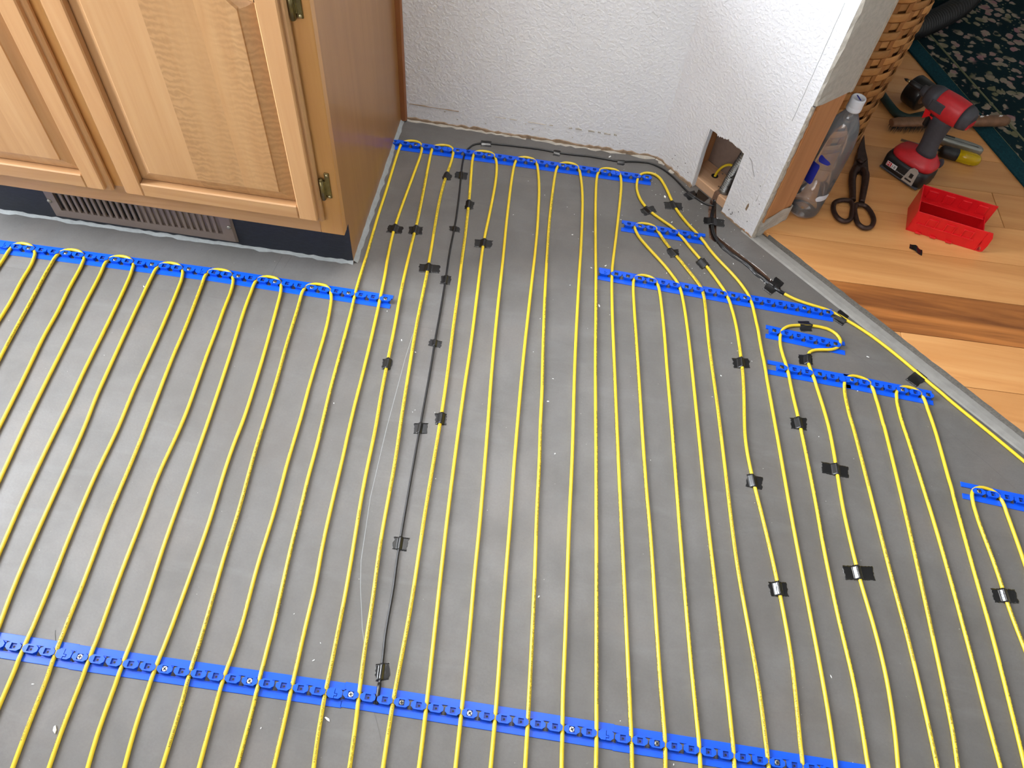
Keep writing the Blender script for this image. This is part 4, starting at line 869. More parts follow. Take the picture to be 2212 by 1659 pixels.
def legend(P, z, theta, phase, parent, twist=0.0, ruler=False):
    s=np.r_[0,np.cumsum(np.linalg.norm(np.diff(P,axis=0),axis=1))]
    tx=np.gradient(P[:,0],s); ty=np.gradient(P[:,1],s); l=np.hypot(tx,ty); tx/=l; ty/=l
    st=phase; k=0
    while st<s[-1]-.03:
        tv,tf=(RV,RF) if (ruler and k%2) else (TV,TF)
        q=tv[:,0]+st; ok=q.max()<s[-1]-.002
        if not ok:
            keep=[f for f in tf if max(q[i] for i in f)<s[-1]-.002]
        else: keep=tf
        th=math.radians(theta+twist*(st-.6))+tv[:,1]/R_C
        x=np.interp(q,s,P[:,0]);y=np.interp(q,s,P[:,1]);zz=np.interp(q,s,z);nx=-np.interp(q,s,ty);ny=np.interp(q,s,tx)
        rr=R_C+.00008
        me=bpy.data.meshes.new('printed_legend'); me.from_pydata(list(zip(x+nx*np.sin(th)*rr,y+ny*np.sin(th)*rr,zz+np.cos(th)*rr)),[],keep); me.materials.append(M['print']); me.update()
        link('printed_legend',me,parent)
        st+=(.222 if tv is TV else .110)+rng.uniform(.075,.10); k+=1
# (loop, leg) -> angle of the print round the jacket (deg, + towards the right when reading down), start
PR={(1,0):(48,.02),(3,1):(-52,.25),(4,0):(-6,.03),(4,1):(-40,.04),(6,0):(38,.04),(6,1):(-42,.02),(7,1):(-44,.14),(7,0):(62,.3),(8,0):(2,.10),(8,1):(22,.06),
    (9,0):(0,.14),(11,0):(34,.10),(12,0):(44,.38),(12,1):(-62,.55),(13,0):(-58,.12),(13,1):(56,.35),(14,1):(-8,.03),(14,0):(-48,.75),(15,0):(-34,.55),(16,0):(50,.3),
    (17,0):(6,.015),(17,1):(12,.28),(18,0):(30,.02),(18,1):(46,.22),(19,0):(26,.05)}
for (i,leg),(th,ph) in PR.items():
    P=LP[i];z=LZ[i]
    m=int(P[:,1].argmax())
    if leg==0: Q=P[:m+1][::-1];zq=z[:m+1][::-1]
    else: Q=P[m:];zq=z[m:]
    if i==16 and leg==0: pass
    cut=np.argmax(Q[:,1]<.0) if (Q[:,1]<.0).any() else len(Q)
    Q=Q[:cut];zq=zq[:cut]
    legend(Q,zq,th,ph+.03,loops[i],twist=rng.uniform(-14,14),ruler=(i,leg) in ((7,1),(8,0)))

# ------------------------------------------------------------------ floor sensor
SP=path2(DATA['sens'],.006)
SZ=lift(SP,.0021)
dl_=np.linalg.norm(SP-SP[-1],axis=1); SZ=SZ+np.clip(.02-dl_,0,.02)*.12
sens=thing('sensor_wire','thin black floor sensor wire taped between two yellow runs and along the wall','wire',(0,0,0))
part(tub(SP,SZ,.0021,8),'wire',M['wire'],sens,fix=False)
i1=int(np.argmax(np.r_[0,np.cumsum(np.linalg.norm(np.diff(SP,axis=0),axis=1))]>.036))
mb=MB(); mb.tube([(x,y,z+.0004) for (x,y),z in zip(SP[:i1],SZ[:i1])],[.0021]+[.0031]*(i1-2)+[.0028],10); part(mb,'sensor_tip',M['lead'],sens)

# ------------------------------------------------------------------ tape pieces
def tape(rec, label, group, gl):
    Q,loop,kind=rec; c=[Vector((x/1e4,y/1e4)) for x,y in Q]
    if kind==0: P,z,r=LP[loop],LZ[loop],R_C
    elif kind==2: P,z,r=SP,SZ,.0021
    elif kind==1: P,z,r=FP,FZ,R_C
    else: P,z,r=LD,lz,.0048
    r1=random.Random(int(Q[0][0]*7+Q[0][1]))
    nu,nv=44,8; X=np.zeros((nu+1,nv+1));Y=X.copy()
    je=[r1.uniform(-1,1)*.0016 for _ in range(2*(nv+1))]; jt=[r1.uniform(-1,1)*.0006 for _ in range(2*(nu+1))]
    for i in range(nu+1):
        for j in range(nv+1):
            u,v=i/nu,j/nv
            p=c[0]*(1-u)*(1-v)+c[1]*u*(1-v)+c[2]*u*v+c[3]*(1-u)*v
            ud=(c[1]-c[0]).normalized(); vd=(c[3]-c[0]).normalized()
            p=p+ud*(je[j]*max(0,1-u*8)+je[nv+1+j]*max(0,1-(1-u)*8))+vd*(jt[i]*(j==0)+jt[nu+1+i]*(j==nv))
            X[i,j],Y[i,j]=p.x,p.y
    ti=np.linspace(0,len(P)-1,len(P)*10); P=np.c_[np.interp(ti,np.arange(len(P)),P[:,0]),np.interp(ti,np.arange(len(P)),P[:,1])]; z=np.interp(ti,np.arange(len(z)),z)
    sel=np.hypot(P[:,0]-X.mean(),P[:,1]-Y.mean())<.06; P=P[sel]; z=z[sel]
    D=np.hypot(X[...,None]-P[:,0],Y[...,None]-P[:,1]); k=D.argmin(-1); d=D.min(-1)
    top=z[k]+r+.0004
    t=np.clip((d-r*1.02)/(r*1.5),0,1)
    arch=np.sqrt(np.clip(1-(d/(r*1.45))**2,.30,1)); arch=np.where(d<r*1.02,arch,np.sqrt(max(.30,1-(1.02/1.45)**2)))
    Z=.00045+(top-.00045)*arch*(1-t)**1.3
    cx=sum(p.x for p in c)/4; cy=sum(p.y for p in c)/4
    mb=MB(); mb.grid([[(X[i,j]-cx,Y[i,j]-cy,Z[i,j]) for j in range(nv+1)] for i in range(nu+1)])
    b=[(i,0) for i in range(nu+1)]+[(nu,j) for j in range(1,nv+1)]+[(i,nv) for i in range(nu-1,-1,-1)]+[(0,j) for j in range(nv-1,0,-1)]
    m=len(b)
    mb.add([(X[i,j]-cx,Y[i,j]-cy,Z[i,j]) for i,j in b]+[(X[i,j]-cx,Y[i,j]-cy,max(0,Z[i,j]-.0004)) for i,j in b],[(q,(q+1)%m,m+(q+1)%m,m+q) for q in range(m)])
    me=mb.mesh('tape_strip',M['tape_gl'] if gl else M['tape'])
    bm=bmesh.new(); bm.from_mesh(me); bmesh.ops.remove_doubles(bm,verts=bm.verts,dist=1e-6); bmesh.ops.recalc_face_normals(bm,faces=bm.faces); bm.to_mesh(me); bm.free()
    return tag(link('tape_strip',me,None,(cx,cy,0)),label,'tape',group)
TL={0:'black tape on the yellow run second from the cabinet side panel',1:'black tape on the yellow run third from the cabinet side panel',2:'small black tape piece on the yellow leg just below the back-wall strap',
 3:'black tape on the sensor wire just below the back-wall strap',4:'small notched black tape on the yellow leg beside the sensor wire',6:'wide black tape on the outer leg of the loop beside the sensor wire',7:'widest black tape below the back-wall strap, on a yellow run beside the sensor wire',
 9:'black tape on the sensor wire at its bend below the back wall',10:'black tape on the sensor wire midway along the back wall',11:'black tape on the sensor wire before the inside wall corner',
 12:'slanted black tape on the inner leg of the loop near the wall opening',13:'black tape on the outer leg of the loop near the wall opening',14:'ragged black tape on a yellow leg marked with print between two short straps',15:'diamond-turned black tape on a yellow leg between two short straps',
 16:'black tape on the sensor wire at the foot of the angled wall',17:'glossy black tape on the sole plate beside the cable notch',18:'long black tape across the thick black lead below the wall opening',19:'black tape over the splice where black lead meets yellow feed',
 20:'black tape on the yellow feed at the end of a blue strap',21:'glossy black tape on the yellow feed along the hardwood edge',22:'two-ply black tape on top of the sideways yellow loop',23:'black tape where the sideways yellow loop turns down',
 24:'black tape on the sideways loop leg just below the jointed strap',26:'long black tape on the yellow leg that leaves the sideways loop',28:'largest wide glossy black tape in open floor below the hardwood edge',30:'glossy black tape on the yellow leg of the last loop along the hardwood edge',
 31:'narrow tall black tape on a yellow run below the cabinet corner',34:'upright black tape on the yellow run beside the sensor wire in open floor',36:'crinkled shiny black tape on the sensor wire just above its tip',
 5:'second black tape down the sensor wire from the back-wall strap',8:'third black tape down the sensor wire from the back-wall strap',32:'fourth black tape down the sensor wire, level with the cabinet corner strap',33:'square black tape on the sensor wire beside the upright tape on a yellow run',35:'black tape square on the sensor wire next above the crinkled shiny one',
 25:'black tape on a bent yellow leg in open floor, between two others on that leg',27:'glossy black tape on a bent yellow leg, the one farthest from the angled wall',29:'black tape on a bent yellow leg below the strap reaching the feed'}
for i,rec in enumerate(DATA['tapes']):
    tape(rec,TL[i],'tape pieces holding the cables',i in (17,21,27,28,30,36))

# ------------------------------------------------------------------ plaster crumbs
mb=MB(); rc=random.Random(19)
def crumb(x,y,z,s):
    a=rc.uniform(0,6.28); e=rc.uniform(1,3); n=5
    poly=[]
    for k in range(n):
        t=2*PI*k/n; u=s*e*math.cos(t)*rc.uniform(.7,1.2); v=s*math.sin(t)*rc.uniform(.6,1.2)
        poly.append((x+u*math.cos(a)-v*math.sin(a),y+u*math.sin(a)+v*math.cos(a)))
    mb.prism(poly,z,z+s*rc.uniform(.4,1.0))
for k in range(150):
    if k<80: x,y=rc.gauss(.33,.10),rc.gauss(1.38,.09)
    elif k<120: x,y=rc.uniform(-.1,.45),rc.uniform(.8,1.5)
    else: x,y=rc.uniform(-.9,1.0),rc.uniform(.15,1.0)
    q=Vector((x-CORNER.x,y-CORNER.y,0))
    if q.dot(CN)>-.004 or y>WY-.004: continue
    if (Vector((x,y))-E0).dot(EN)>-.012: continue
    crumb(x,y,.0002,rc.uniform(.0003,.0008)*rc.choice((.7,1,1,1.5)))
for x,y,s in [(-0.5822, 0.1187, 0.0022), (-0.21, 0.191, 0.002), (-0.2536, 0.2686, 0.001), (-0.3004, 0.1648, 0.001), (0.1213, 1.0583, 0.002), (0.0437, 0.8022, 0.0014), (0.0518, 1.5592, 0.0022), (0.0551, 1.5568, 0.0012), (0.0455, 1.2531, 0.0016), (0.1212, 1.0599, 0.0016), (0.6832, 1.0368, 0.0012), (-0.7936, 0.9189, 0.0011), (-0.9344, 0.89, 0.001), (-0.2266, 0.8658, 0.0011), (-0.349, 0.7216, 0.0009), (0.0732, 0.4238, 0.0014), (0.2994, 0.2098, 0.0009), (0.5456, 0.3747, 0.0009), (-0.6413, 0.1709, 0.001), (0.1097, 1.5385, 0.0018), (0.2486, 1.4249, 0.0024), (0.0964, 1.1627, 0.0014), (0.126, 1.175, 0.0016), (0.0696, 0.6914, 0.0011)]:
    crumb(x,y,.0002,s)
o=single(mb,'plaster_crumbs',M['plaster'],'scattered white plaster crumbs on the grey floor','debris'); o['kind']='stuff'

# ------------------------------------------------------------------ next room: rug, basket, hose
RD=Vector((.357,-.934)).normalized(); RN=Vector((.934,.357))          # rug edge direction / inward
RO=Vector((.9284,2.2199)); RA=math.atan2(RD.y,RD.x)
rug=thing('area_rug','dark green floral area rug with plain teal border on the hardwood','rug',(RO.x,RO.y,WZ),RA)
def rugstrip(name,y0,y1,mat,z=.0065,x0=-1.3,x1=2.6):
    mb=MB(); mb.cbox(x0,x1,y0,y1,.0,z,.0015); return part(mb,name,mat,rug)
rugstrip('border',0.0,.052,M['rug_border'])
rugstrip('floral_band',.0515,.1035,M['rug'],.0066)
rugstrip('border_line',.103,.111,M['rug_line'],.0069)
rugstrip('border_line',.0505,.0530,M['rug_line'],.0069)
rugstrip('floral_field',.1105,1.5,M['rug'],.0066)

BC=(.587,1.832); BR=.172; BH=.62
bk=thing('woven_basket','tall tan woven splint basket standing behind the wall end','basket',(BC[0],BC[1],WZ))
NS=22; rows=29; rh=BH/rows
stake=MB(); stake.cbox(-.014,.014,-.0012,.0012,.006,BH-.004,.0005); sme=stake.mesh('stake',M['willow_dk']); fixn(sme)
for k in range(NS):
    a=2*PI*(k+.5)/NS
    link('stake',sme,bk,(BR*math.cos(a),BR*math.sin(a),0),(0,0,a+PI/2))
rb=random.Random(4)
for i in range(rows):
    mb=MB(); n=NS*10; P=[]; z0=.004+rh*i; ph=PI*(i%2); tl=[rb.uniform(-1,1) for _ in range(NS//2)]
    for k in range(n+1):
        a=2*PI*k/n; w=math.cos(NS*a/2*1.0+ph+PI/2*0) 
        w=max(-1,min(1,1.9*w))
        rr=BR+.0030*w
        tk=tl[int(k/n*len(tl))%len(tl)]*.0006
        hh=rh*.495
        zc=z0+rh/2+tk
        P.append([(rr*math.cos(a),rr*math.sin(a),zc-hh),((rr+.0016)*math.cos(a),(rr+.0016)*math.sin(a),zc-hh*.6),((rr+.0018)*math.cos(a),(rr+.0018)*math.sin(a),zc+hh*.6),(rr*math.cos(a),rr*math.sin(a),zc+hh),((rr-.0008)*math.cos(a),(rr-.0008)*math.sin(a),zc)])
    mb.rings([[*q] for q in P],cap=False); part(mb,'weave_band',M['willow'],bk)
mb=MB(); mb.lathe([(BR-.010,.004),(BR-.0065,.002),(BR-.0065,BH-.02)],48,cap=True); part(mb,'liner',M['willow_dk'],bk)
mb=MB(); mb.lathe([(BR-.004,0),(BR+.005,.0),(BR+.006,.012),(BR-.004,.012)],48,cap=False); part(mb,'base_hoop',M['willow_dk'],bk)
mb=MB(); mb.tube([(BR*math.cos(t),BR*math.sin(t),BH) for t in np.linspace(0,2*PI,65)],.011,10,cap=False); part(mb,'rim',M['willow_dk'],bk)

hp=bez([(.86,2.20,.046),(.95,2.262,.047),(1.03,2.335,.047),(1.12,2.44,.047),(1.18,2.56,.047),(1.20,2.72,.047),(1.15,2.9,.047)],30)
mb=MB(); mb.tube(hp,[.031+(.0022 if i%3==0 else -.0016 if i%3==1 else 0) for i in range(len(hp))],18)
single(mb,'vacuum_hose',M['hose'],'black ribbed vacuum hose lying at the edge of the floral rug','hose',fix=False)

# ------------------------------------------------------------------ water bottle
bt=thing('water_bottle','clear plastic bottle half full of water with frosted cap against the wall end','bottle',(.5722,1.4490,WZ),.3)
prof=[(.004,.004),(.018,.0035),(.026,.0015),(.032,.0008),(.0368,.005),(.0386,.014),(.0388,.060),(.0380,.066),(.0388,.072),(.0388,.178),(.0382,.195),(.0362,.212),(.0325,.230),(.0270,.245),(.0205,.257),(.0155,.265),(.0140,.270),(.0136,.276)]
mb=MB(); mb.lathe(prof,48,cap=False); part(mb,'bottle_shell',M['pet'],bt)
wp=[(r_-.0008,z+.0008) for r_,z in prof if z<.165]+[(.0380,.168),(.0379,.169),(.001,.1692)]
mb=MB(); mb.lathe(wp,48,cap=True); part(mb,'water',M['water'],bt)
mb=MB(); mb.lathe([(.0150,.274),(.0156,.2755),(.0156,.283),(.0150,.2838),(.0152,.2845),(.0154,.300),(.0146,.3025),(.0125,.3030),(.0122,.3018),(.001,.3015)],40); cp_=part(mb,'cap',M['cap'],bt)
mb=MB(); mb.box(-.0015,.0012,-.009,.009,.3016,.3022); part(mb,'cap_mark',M['label_blue'],cp_)
def wrap(a0,a1,z0,z1,mat,name,taper=0.0):
    mb=MB(); P=[]
    for i in range(15):
        t=i/14; a=math.radians(a0+(a1-a0)*t)
        zt=z1-taper*t; rr=.0392
        e=.006*(1-min(1,min(t,1-t)*6))**2
        P.append([(rr*math.cos(a),rr*math.sin(a),z0+e),(rr*math.cos(a),rr*math.sin(a),zt-e)])
    mb.grid(P); part(mb,name,mat,bt)
wrap(190,222,.098,.152,M['label_blue'],'label_patch')
wrap(206,248,.158,.178,M['label_blue'],'label_patch',.012)
wrap(258,312,.058,.074,M['label_white'],'label_oval')
wrap(330,338,.085,.172,M['label_violet'],'label_stripe')

# ------------------------------------------------------------------ tin snips
sn=thing('tin_snips','old dark steel tin snips lying closed on the hardwood beside the bottle','tin snips',(.715,1.53,WZ))
so=sn.location
def flat(poly,z0,z1,name,mat=M['rust'],ch=.002):
    c=Vector((sum(p[0] for p in poly)/len(poly),sum(p[1] for p in poly)/len(poly)))
    top=[tuple(c+(Vector(p)-c)*(1-ch/max(.004,(Vector(p)-c).length))) for p in poly]
    mb=MB(); mb.prism(poly,z0,(z0+z1)/2+.001); mb.prism(poly,(z0+z1)/2+.001,z1,top=top); return part(mb,name,mat,sn,so)
flat([(.7040,1.6150),(.7150,1.6420),(.7215,1.6700),(.7478,1.7480),(.7500,1.7475),(.7470,1.7000),(.7495,1.6560),(.7450,1.6120),(.7350,1.5930),(.7250,1.6100),(.7130,1.5940)],WZ+.002,WZ+.013,'blade')
flat([(.7180,1.6450),(.7260,1.6900),(.7483,1.7483),(.7420,1.6900),(.7440,1.6500),(.7300,1.6300)],WZ+.012,WZ+.017,'blade')
def arm(p,r_,name):
    mb=MB(); q=bez([(x,y,WZ+.0095) for x,y in p],6); n=len(q); rr=[r_[0]+(r_[1]-r_[0])*i/(n-1) for i in range(n)]
    mb.tube(q,rr,12,squash=.8); return part(mb,name,M['rust'],sn,so)
arm([(.7180,1.6180),(.7080,1.6000),(.7010,1.5700),(.6975,1.5300),(.6945,1.4960)],(.0105,.0072),'handle')
arm([(.7330,1.6180),(.7370,1.6000),(.7325,1.5700),(.7235,1.5300),(.7150,1.4930)],(.0105,.0072),'handle')
def loop3(p,name):
    mb=MB(); q=bez([(x,y,WZ+.0075) for x,y in p]+[(p[0][0],p[0][1],WZ+.0075)],8); mb.tube(q,.0058,12); return part(mb,name,M['rust'],sn,so)
loop3([(.6890,1.4960),(.6690,1.4930),(.6500,1.4790),(.6450,1.4520),(.6530,1.4280),(.6680,1.4200),(.6820,1.4310),(.6890,1.4560),(.6930,1.4800)],'finger_ring')
loop3([(.7030,1.4860),(.7230,1.4850),(.7350,1.4650),(.7380,1.4380),(.7280,1.4150),(.7120,1.4080),(.6990,1.4200),(.6960,1.4460),(.6970,1.4700)],'finger_ring')
mb=MB(); mb.lathe([(.0075,.0),(.0075,.003),(.005,.0045),(.0005,.005)],16,0,(.7265,1.638,WZ+.0165)); part(mb,'pivot_bolt',M['rust'],sn,so)

# ------------------------------------------------------------------ red parts bin
bn=thing('parts_bin','open bright red plastic parts bin on the hardwood','bin',(.8153,1.4323,WZ),math.radians(-12.5))
BW,BD,FH,BKH=.170,.080,.058,.074; t_=.0022
mb=MB(); mb.cbox(0,BW-.012,.0,t_,.001,FH,.0008); part(mb,'front_wall',M['red'],bn)
mb=MB(); mb.prism_y([(BW-.012,.018),(BW-.004,.012),(BW-.001,.001),(BW+.004,.004),(BW+.0055,.022),(BW+.004,.045),(BW-.002,FH),(BW-.012,FH)],0,t_); part(mb,'front_lip',M['red'],bn)
mb=MB(); mb.cbox(0,BW,BD-t_,BD,.001,BKH,.0008); part(mb,'back_wall',M['red'],bn)
mb=MB(); mb.prism_x([(0,.001),(BD,.001),(BD,BKH),(0,FH)],0,t_); part(mb,'end_wall',M['red'],bn)
mb=MB(); mb.prism_x([(0,.001),(BD,.001),(BD,.040),(BD*.5,.036),(0,.030)],BW-.012,BW-.012+t_); part(mb,'end_wall',M['red'],bn)
mb=MB(); mb.cbox(.0005,BW-.001,.0005,BD-.0005,.0,.002,.0004); part(mb,'bin_floor',M['red'],bn)
mb=MB(); mb.cbox(.002,BW-.013,BD-.013,BD-.0015,.036,.0385,.0006); part(mb,'back_ledge',M['red'],bn)
for k in range(4):
    x=.018+k*.038
    mb=MB(); mb.cbox(x,x+.022,BD-.0052,BD-.001,.044,.066,.0012); part(mb,'slot_rib',M['red'],bn)
mb=MB(); mb.cbox(.012,BW-.030,-.0026,.001,.0255,.0285,.0006); part(mb,'front_rib',M['red'],bn)
for k in range(3):
    x=.030+k*.040
    for q in ((x,x+.0022,.0275,.0485),(x+.021,x+.0232,.0275,.0485),(x,x+.0232,.0470,.0490)):
        mb=MB(); mb.cbox(q[0],q[1],-.0026,.0005,q[2],q[3],.0006); part(mb,'slot_rib',M['red'],bn)
for x in (.020,.054,.090):
    mb=MB(); mb.cbox(x,x+.014,-.0052,.001,.0015,.0065,.0012); part(mb,'stack_tab',M['red'],bn)

# curled scrap of tape by the bin
mb=MB(); P=[]
for i in range(13):
    t=i/12; x=.8150+.0250*t; y=1.3880-.0190*t
    P.append([(x+.0035*v+.001*math.sin(7*t),y-.0145*(1-v)+.004*(t>.5)*(v>.8)-.002,WZ+.0006+.0062*math.sin(PI*t*1.15)**2*(.4+.6*v)) for v in (0,.25,.5,.75,1)])
mb.grid(P)
single(mb,'tape_scrap',M['tape_gl'],'curled scrap of black tape on the hardwood before the red bin','tape',fix=False)

# ------------------------------------------------------------------ impact driver
DA=math.atan2(.68,-.735)
dv=thing('impact_driver','red and black cordless impact driver standing on its battery','power tool',(.846,1.6400,WZ),DA)
def loft(secs,mat,name,parent=dv,n=22,ex=2.6,fix=True):
    """secs: (centre, half width y, half other, axis 'x' or 'z')"""
    R_=[]
    for (cx,cy,cz),a,b,ax in secs:
        ring=[]
        for k in range(n):
            t=2*PI*k/n; c=math.cos(t); s_=math.sin(t)
            c=math.copysign(abs(c)**(2/ex),c); s_=math.copysign(abs(s_)**(2/ex),s_)
            ring.append((cx,cy+a*c,cz+b*s_) if ax=='x' else (cx+b*s_,cy+a*c,cz))
        R_.append(ring)
    mb=MB(); mb.rings(R_); return part(mb,name,mat,parent,fix=fix)
# battery
bat=loft([((0,0,.000),.036,.053,'z'),((0,0,.004),.0395,.0575,'z'),((0,0,.022),.0400,.0585,'z'),((.001,0,.036),.0395,.058,'z'),((.002,0,.043),.0370,.0545,'z'),((.004,0,.046),.033,.050,'z')],M['black_pl'],'battery',ex=5)
mb=MB(); mb.cbox(-.054,.054,-.0412,.0412,.004,.0085,.0015); part(mb,'bumper_ridge',M['rubber'],bat)
# latch plate, badge and lettering on the left flank (+y)
mb=MB(); mb.prism_y([(-.040,.010),(-.010,.010),(-.016,.046),(-.022,.052),(-.032,.052),(-.038,.046)],.0398,.0432); part(mb,'latch',M['silver'],bat)
mb=MB(); mb.cbox(-.034,-.016,.0428,.0438,.016,.0205,.0004); mb.cbox(-.0315,-.0225,.0428,.0440,.026,.038,.0004); part(mb,'latch_slot',M['black_pl'],bat)
mb=MB(); mb.box(.014,.042,.0398,.0406,.0185,.0305); bd=part(mb,'badge',M['white_print'],bat)
def lettering(body,size,x,z,y,mat,parent,name):
    v,f=text_mesh(body,size,2); mb=MB()
    mb.add([(x-q[0],y,z+q[1]) for q in v],[tuple(reversed(g)) for g in f]); return part(mb,name,mat,parent,fix=False)
mb=MB(); mb.box(.0285,.0412,.0404,.0408,.0192,.0298); part(mb,'badge_field',M['driver_red'],bat)
lettering('M',.0125,.0405,.0202,.0411,M['white_print'],bat,'badge_letter')
lettering('18',.0120,.0283,.0204,.0409,M['black_pl'],bat,'badge_letter')
lettering('LITHIUM-ION',.0040,.0125,.0180,.0404,M['white_print'],bat,'badge_letter')
# foot
loft([((-.002,0,.0455),.0365,.0545,'z'),((-.002,0,.052),.037,.0555,'z'),((-.004,0,.060),.034,.051,'z'),((-.011,0,.068),.0265,.036,'z'),((-.014,0,.075),.021,.026,'z')],M['driver_red'],'foot',ex=3.2)
mb=MB(); mb.cbox(.014,.034,-.012,.012,.056,.0635,.002); part(mb,'mode_panel',M['black_pl'],dv)
mb=MB(); mb.lathe([(.013,-.0015),(.013,.0015)],20)
for i,(x,y,z) in enumerate(mb.v): mb.v[i]=(-.052+x*.6,-.020+z,.058+y)
part(mb,'belt_hook',M['rubber'],dv)
# handle
loft([((-.015,0,.070),.0215,.0250,'z'),((-.013,0,.085),.0185,.0225,'z'),((-.010,0,.105),.0175,.0215,'z'),((-.008,0,.125),.0185,.0225,'z'),((-.007,0,.143),.0190,.0240,'z'),((-.006,0,.160),.0200,.0260,'z'),((-.004,0,.176),.0195,.027,'z')],M['rubber'],'handle',ex=2.4)
mb=MB(); mb.cbox(.016,.029,-.008,.008,.128,.160,.004); part(mb,'trigger',M['black_pl'],dv)
mb=MB(); mb.prism_y([(-.004,.150),(.020,.163),(.030,.152),(.033,.150),(.036,.170),(.040,.185),(-.030,.185),(-.028,.172)],-.0165,.0165); part(mb,'trigger_guard',M['red'],dv)
mb=MB(); mb.cbox(.010,.020,.0155,.0205,.166,.1735,.0015); part(mb,'direction_switch',M['black_pl'],dv)
# head
HZ=.194
loft([((-.046,0,HZ),.0255,.0255,'x'),((-.036,0,HZ),.0288,.0285,'x'),((-.010,0,HZ),.0300,.0297,'x'),((.016,0,HZ+.001),.0285,.0282,'x'),((.030,0,HZ+.002),.0268,.0264,'x')],M['driver_red'],'motor_housing',ex=2.5)
loft([((-.066,0,HZ-.001),.0165,.0165,'x'),((-.062,0,HZ-.001),.0220,.0220,'x'),((-.052,0,HZ),.0260,.0260,'x'),((-.042,0,HZ),.0276,.0276,'x')],M['rubber'],'rear_cap',ex=2.6)
mb=MB(); mb.prism_x([(-.016,HZ-.015),(.016,HZ-.015),(.016,HZ-.003),(-.016,HZ-.003)],-.0675,-.063); part(mb,'rear_badge',M['driver_red'],dv)
loft([((.022,0,HZ+.002),.0284,.0280,'x'),((.036,0,HZ+.003),.0276,.0272,'x'),((.050,0,HZ+.003),.0232,.0230,'x'),((.056,0,HZ+.003),.017,.017,'x')],M['rubber'],'gear_nose',ex=2.3)
mb=MB(); mb.cbox(-.004,.030,.0262,.0302,HZ-.010,HZ+.014,.002); part(mb,'nose_guard',M['rubber'],dv)
loft([((.054,0,HZ+.003),.0115,.0115,'x'),((.058,0,HZ+.003),.0125,.0125,'x'),((.070,0,HZ+.003),.0118,.0118,'x'),((.072,0,HZ+.003),.0085,.0085,'x')],M['rubber'],'collet',ex=2)
loft([((.070,0,HZ+.003),.0064,.0064,'x'),((.103,0,HZ+.003),.0064,.0064,'x'),((.105,0,HZ+.003),.0050,.0050,'x')],M['black_pl'],'bit_holder',ex=2,n=12)
loft([((.104,0,HZ+.003),.0036,.0036,'x'),((.111,0,HZ+.003),.0036,.0036,'x')],M['brass_pin'],'bit_shank',ex=2,n=8)
loft([((.110,0,HZ+.003),.0036,.0036,'x'),((.115,0,HZ+.003),.0034,.0034,'x'),((.121,0,HZ+.003),.0010,.0010,'x')],M['black_pl'],'bit_tip',ex=2,n=8)

# ------------------------------------------------------------------ small hand tools behind the driver
kv=thing('utility_knife','grey metal utility knife lying behind the driver handle','knife',(.998,1.777,WZ),math.atan2(1.7627-1.7846,1.052-.9684))
loft([((-.078,0,.011),.0080,.0095,'x'),((-.070,0,.011),.0120,.0110,'x'),((-.02,0,.011),.0140,.0110,'x'),((.03,0,.011),.0135,.0110,'x'),((.052,0,.011),.0110,.0100,'x'),((.060,0,.010),.0060,.0070,'x')],M['knife'],'body',kv,ex=3.5)
mb=MB(); mb.cbox(-.045,-.015,.002,.007,.019,.0235,.001); part(mb,'blade_slider',M['black_pl'],kv)
mb=MB(); mb.tube([(-.060,-.005,.0215),(.045,-.005,.0215)],.0009,6); part(mb,'body_seam',M['dark'],kv)
sd=thing('screwdriver','screwdriver with clear yellow handle and black band beside the battery','screwdriver',(.990,1.722,WZ),math.atan2(1.7144-1.7304,1.0334-.9516))
loft([((-.010,0,.016),.0150,.0150,'x'),((.020,0,.016),.0158,.0158,'x'),((.036,0,.016),.0150,.0150,'x'),((.044,0,.016),.0125,.0125,'x'),((.048,0,.016),.0080,.0080,'x')],M['amber'],'handle',sd,n=12,ex=2.2)
loft([((-.052,0,.016),.0085,.0085,'x'),((-.046,0,.016),.0145,.0145,'x'),((-.008,0,.016),.0152,.0152,'x')],M['black_pl'],'grip_band',sd,n=12,ex=2.2)
mb=MB(); mb.tube([(-.15,0,.016),(-.050,0,.016)],.0032,10); part(mb,'shaft',M['steel'],sd)
wb=thing('wire_brush','worn wire brush with paint-spotted wooden handle lying onto the rug','brush',(.965,1.842,WZ),math.atan2(1.8972-1.8120,1.144-.8335))
loft([((-.150,0,.026),.0120,.0080,'x'),((-.130,0,.028),.0150,.0090,'x'),((-.02,0,.028),.0150,.0090,'x'),((.03,0,.027),.0120,.0110,'x'),((.10,0,.026),.0145,.0130,'x'),((.172,0,.026),.0150,.0135,'x'),((.182,0,.026),.0110,.0100,'x')],M['handle_wood'],'handle',wb,ex=2.3)
mb=MB(); rb=random.Random(8)
for i in range(34):
    for j in range(5):
        x=-.145+i*.0042; y=-.012+j*.006; dx=rb.uniform(-.004,.004); dy=rb.uniform(-.004,.004)
        mb.add([(x-.0012,y-.001,.024),(x+.0012,y-.001,.024),(x,y+.0012,.024),(x+dx,y+dy,.001)],[(0,1,3),(1,2,3),(2,0,3)])
o=part(mb,'bristles',M['bristle'],wb); o['kind']='stuff'
mb=MB()
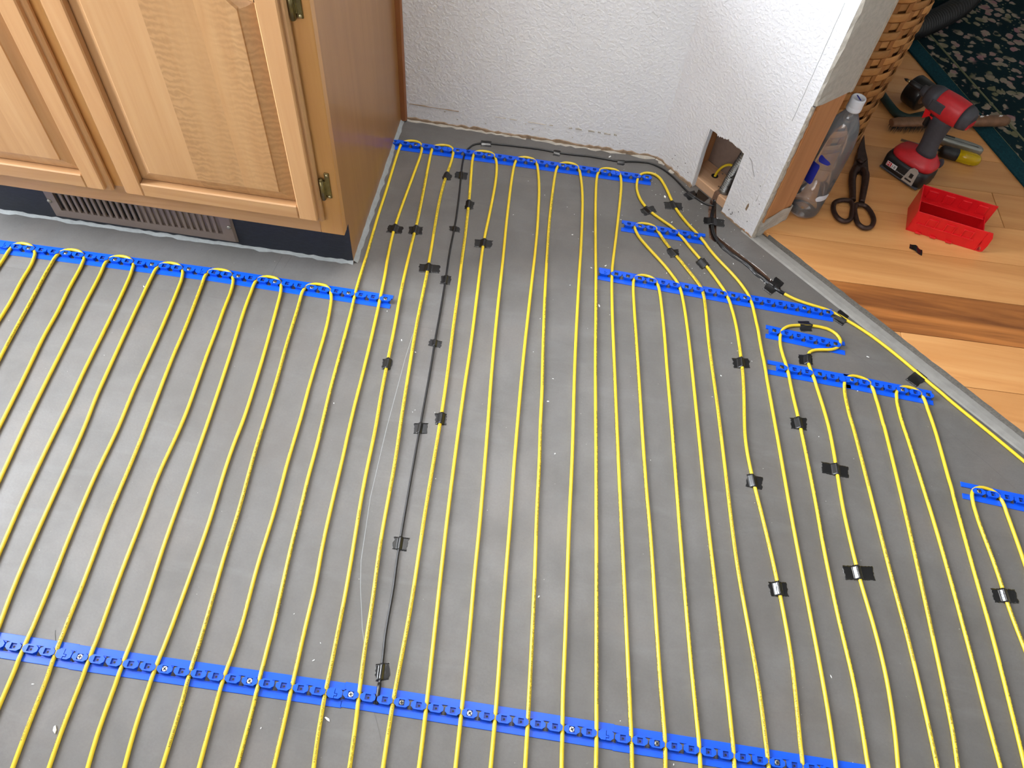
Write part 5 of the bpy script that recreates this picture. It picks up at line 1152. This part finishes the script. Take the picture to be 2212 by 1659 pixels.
for x,y,s in ((.085,.004,.004),(.092,.008,.003),(.100,.002,.005),(.118,.006,.003),(.155,.003,.005),(.076,.006,.002)):
    mb.prism([(x-s*1.4,y-s*.5),(x,y-s*.7),(x+s*1.4,y),(x,y+s*.6)],.036,.0398)
part(mb,'paint_spots',M['chalk'],wb)
pl=thing('pliers','pliers with curved dark green grips lying behind the driver','pliers',(.88,1.885,WZ))
po=pl.location
mb=MB(); mb.tube(bez([(.8180,1.9500,WZ+.013),(.8330,1.9080,WZ+.012),(.8520,1.8700,WZ+.011),(.8800,1.8570,WZ+.011),(.915,1.868,WZ+.011),(.945,1.884,WZ+.011)],8),.0105,12); part(mb,'grip',M['green_grip'],pl,po)
mb=MB(); mb.tube(bez([(.8480,1.8420,WZ+.010),(.8640,1.8480,WZ+.010),(.8900,1.8660,WZ+.010),(.918,1.882,WZ+.010),(.945,1.896,WZ+.010)],8),.0085,12); part(mb,'grip',M['green_grip'],pl,po)
mb=MB(); mb.tube(bez([(.940,1.888,WZ+.010),(.965,1.902,WZ+.010),(.99,1.914,WZ+.010),(1.02,1.93,WZ+.009)],6),[.010]*6+[.013]*6+[.010]*4+[.006,.005,.004],12); part(mb,'jaw',M['rust'],pl,po)
tr=thing('tape_roll','thick black roll of tape standing against the driver','tape roll',(.905,1.935,WZ),math.radians(38))
mb=MB(); n=36; R_=[]
for rr,yy in ((.020,-.022),(.036,-.024),(.0385,-.021),(.0385,.021),(.036,.024),(.020,.022)): R_.append([(rr*math.cos(2*PI*k/n),yy,.0385+rr*math.sin(2*PI*k/n)) for k in range(n)])
R_.append(R_[0]); mb.rings(R_,cap=False); part(mb,'winding',M['tape'],tr)
mb=MB(); R_=[]
for rr,yy in ((.0185,-.0222),(.0203,-.0222),(.0203,.0222),(.0185,.0222)): R_.append([(rr*math.cos(2*PI*k/n),yy,.0385+rr*math.sin(2*PI*k/n)) for k in range(n)])
R_.append(R_[0]); mb.rings(R_,cap=False); part(mb,'core',M['handle_wood'],tr)
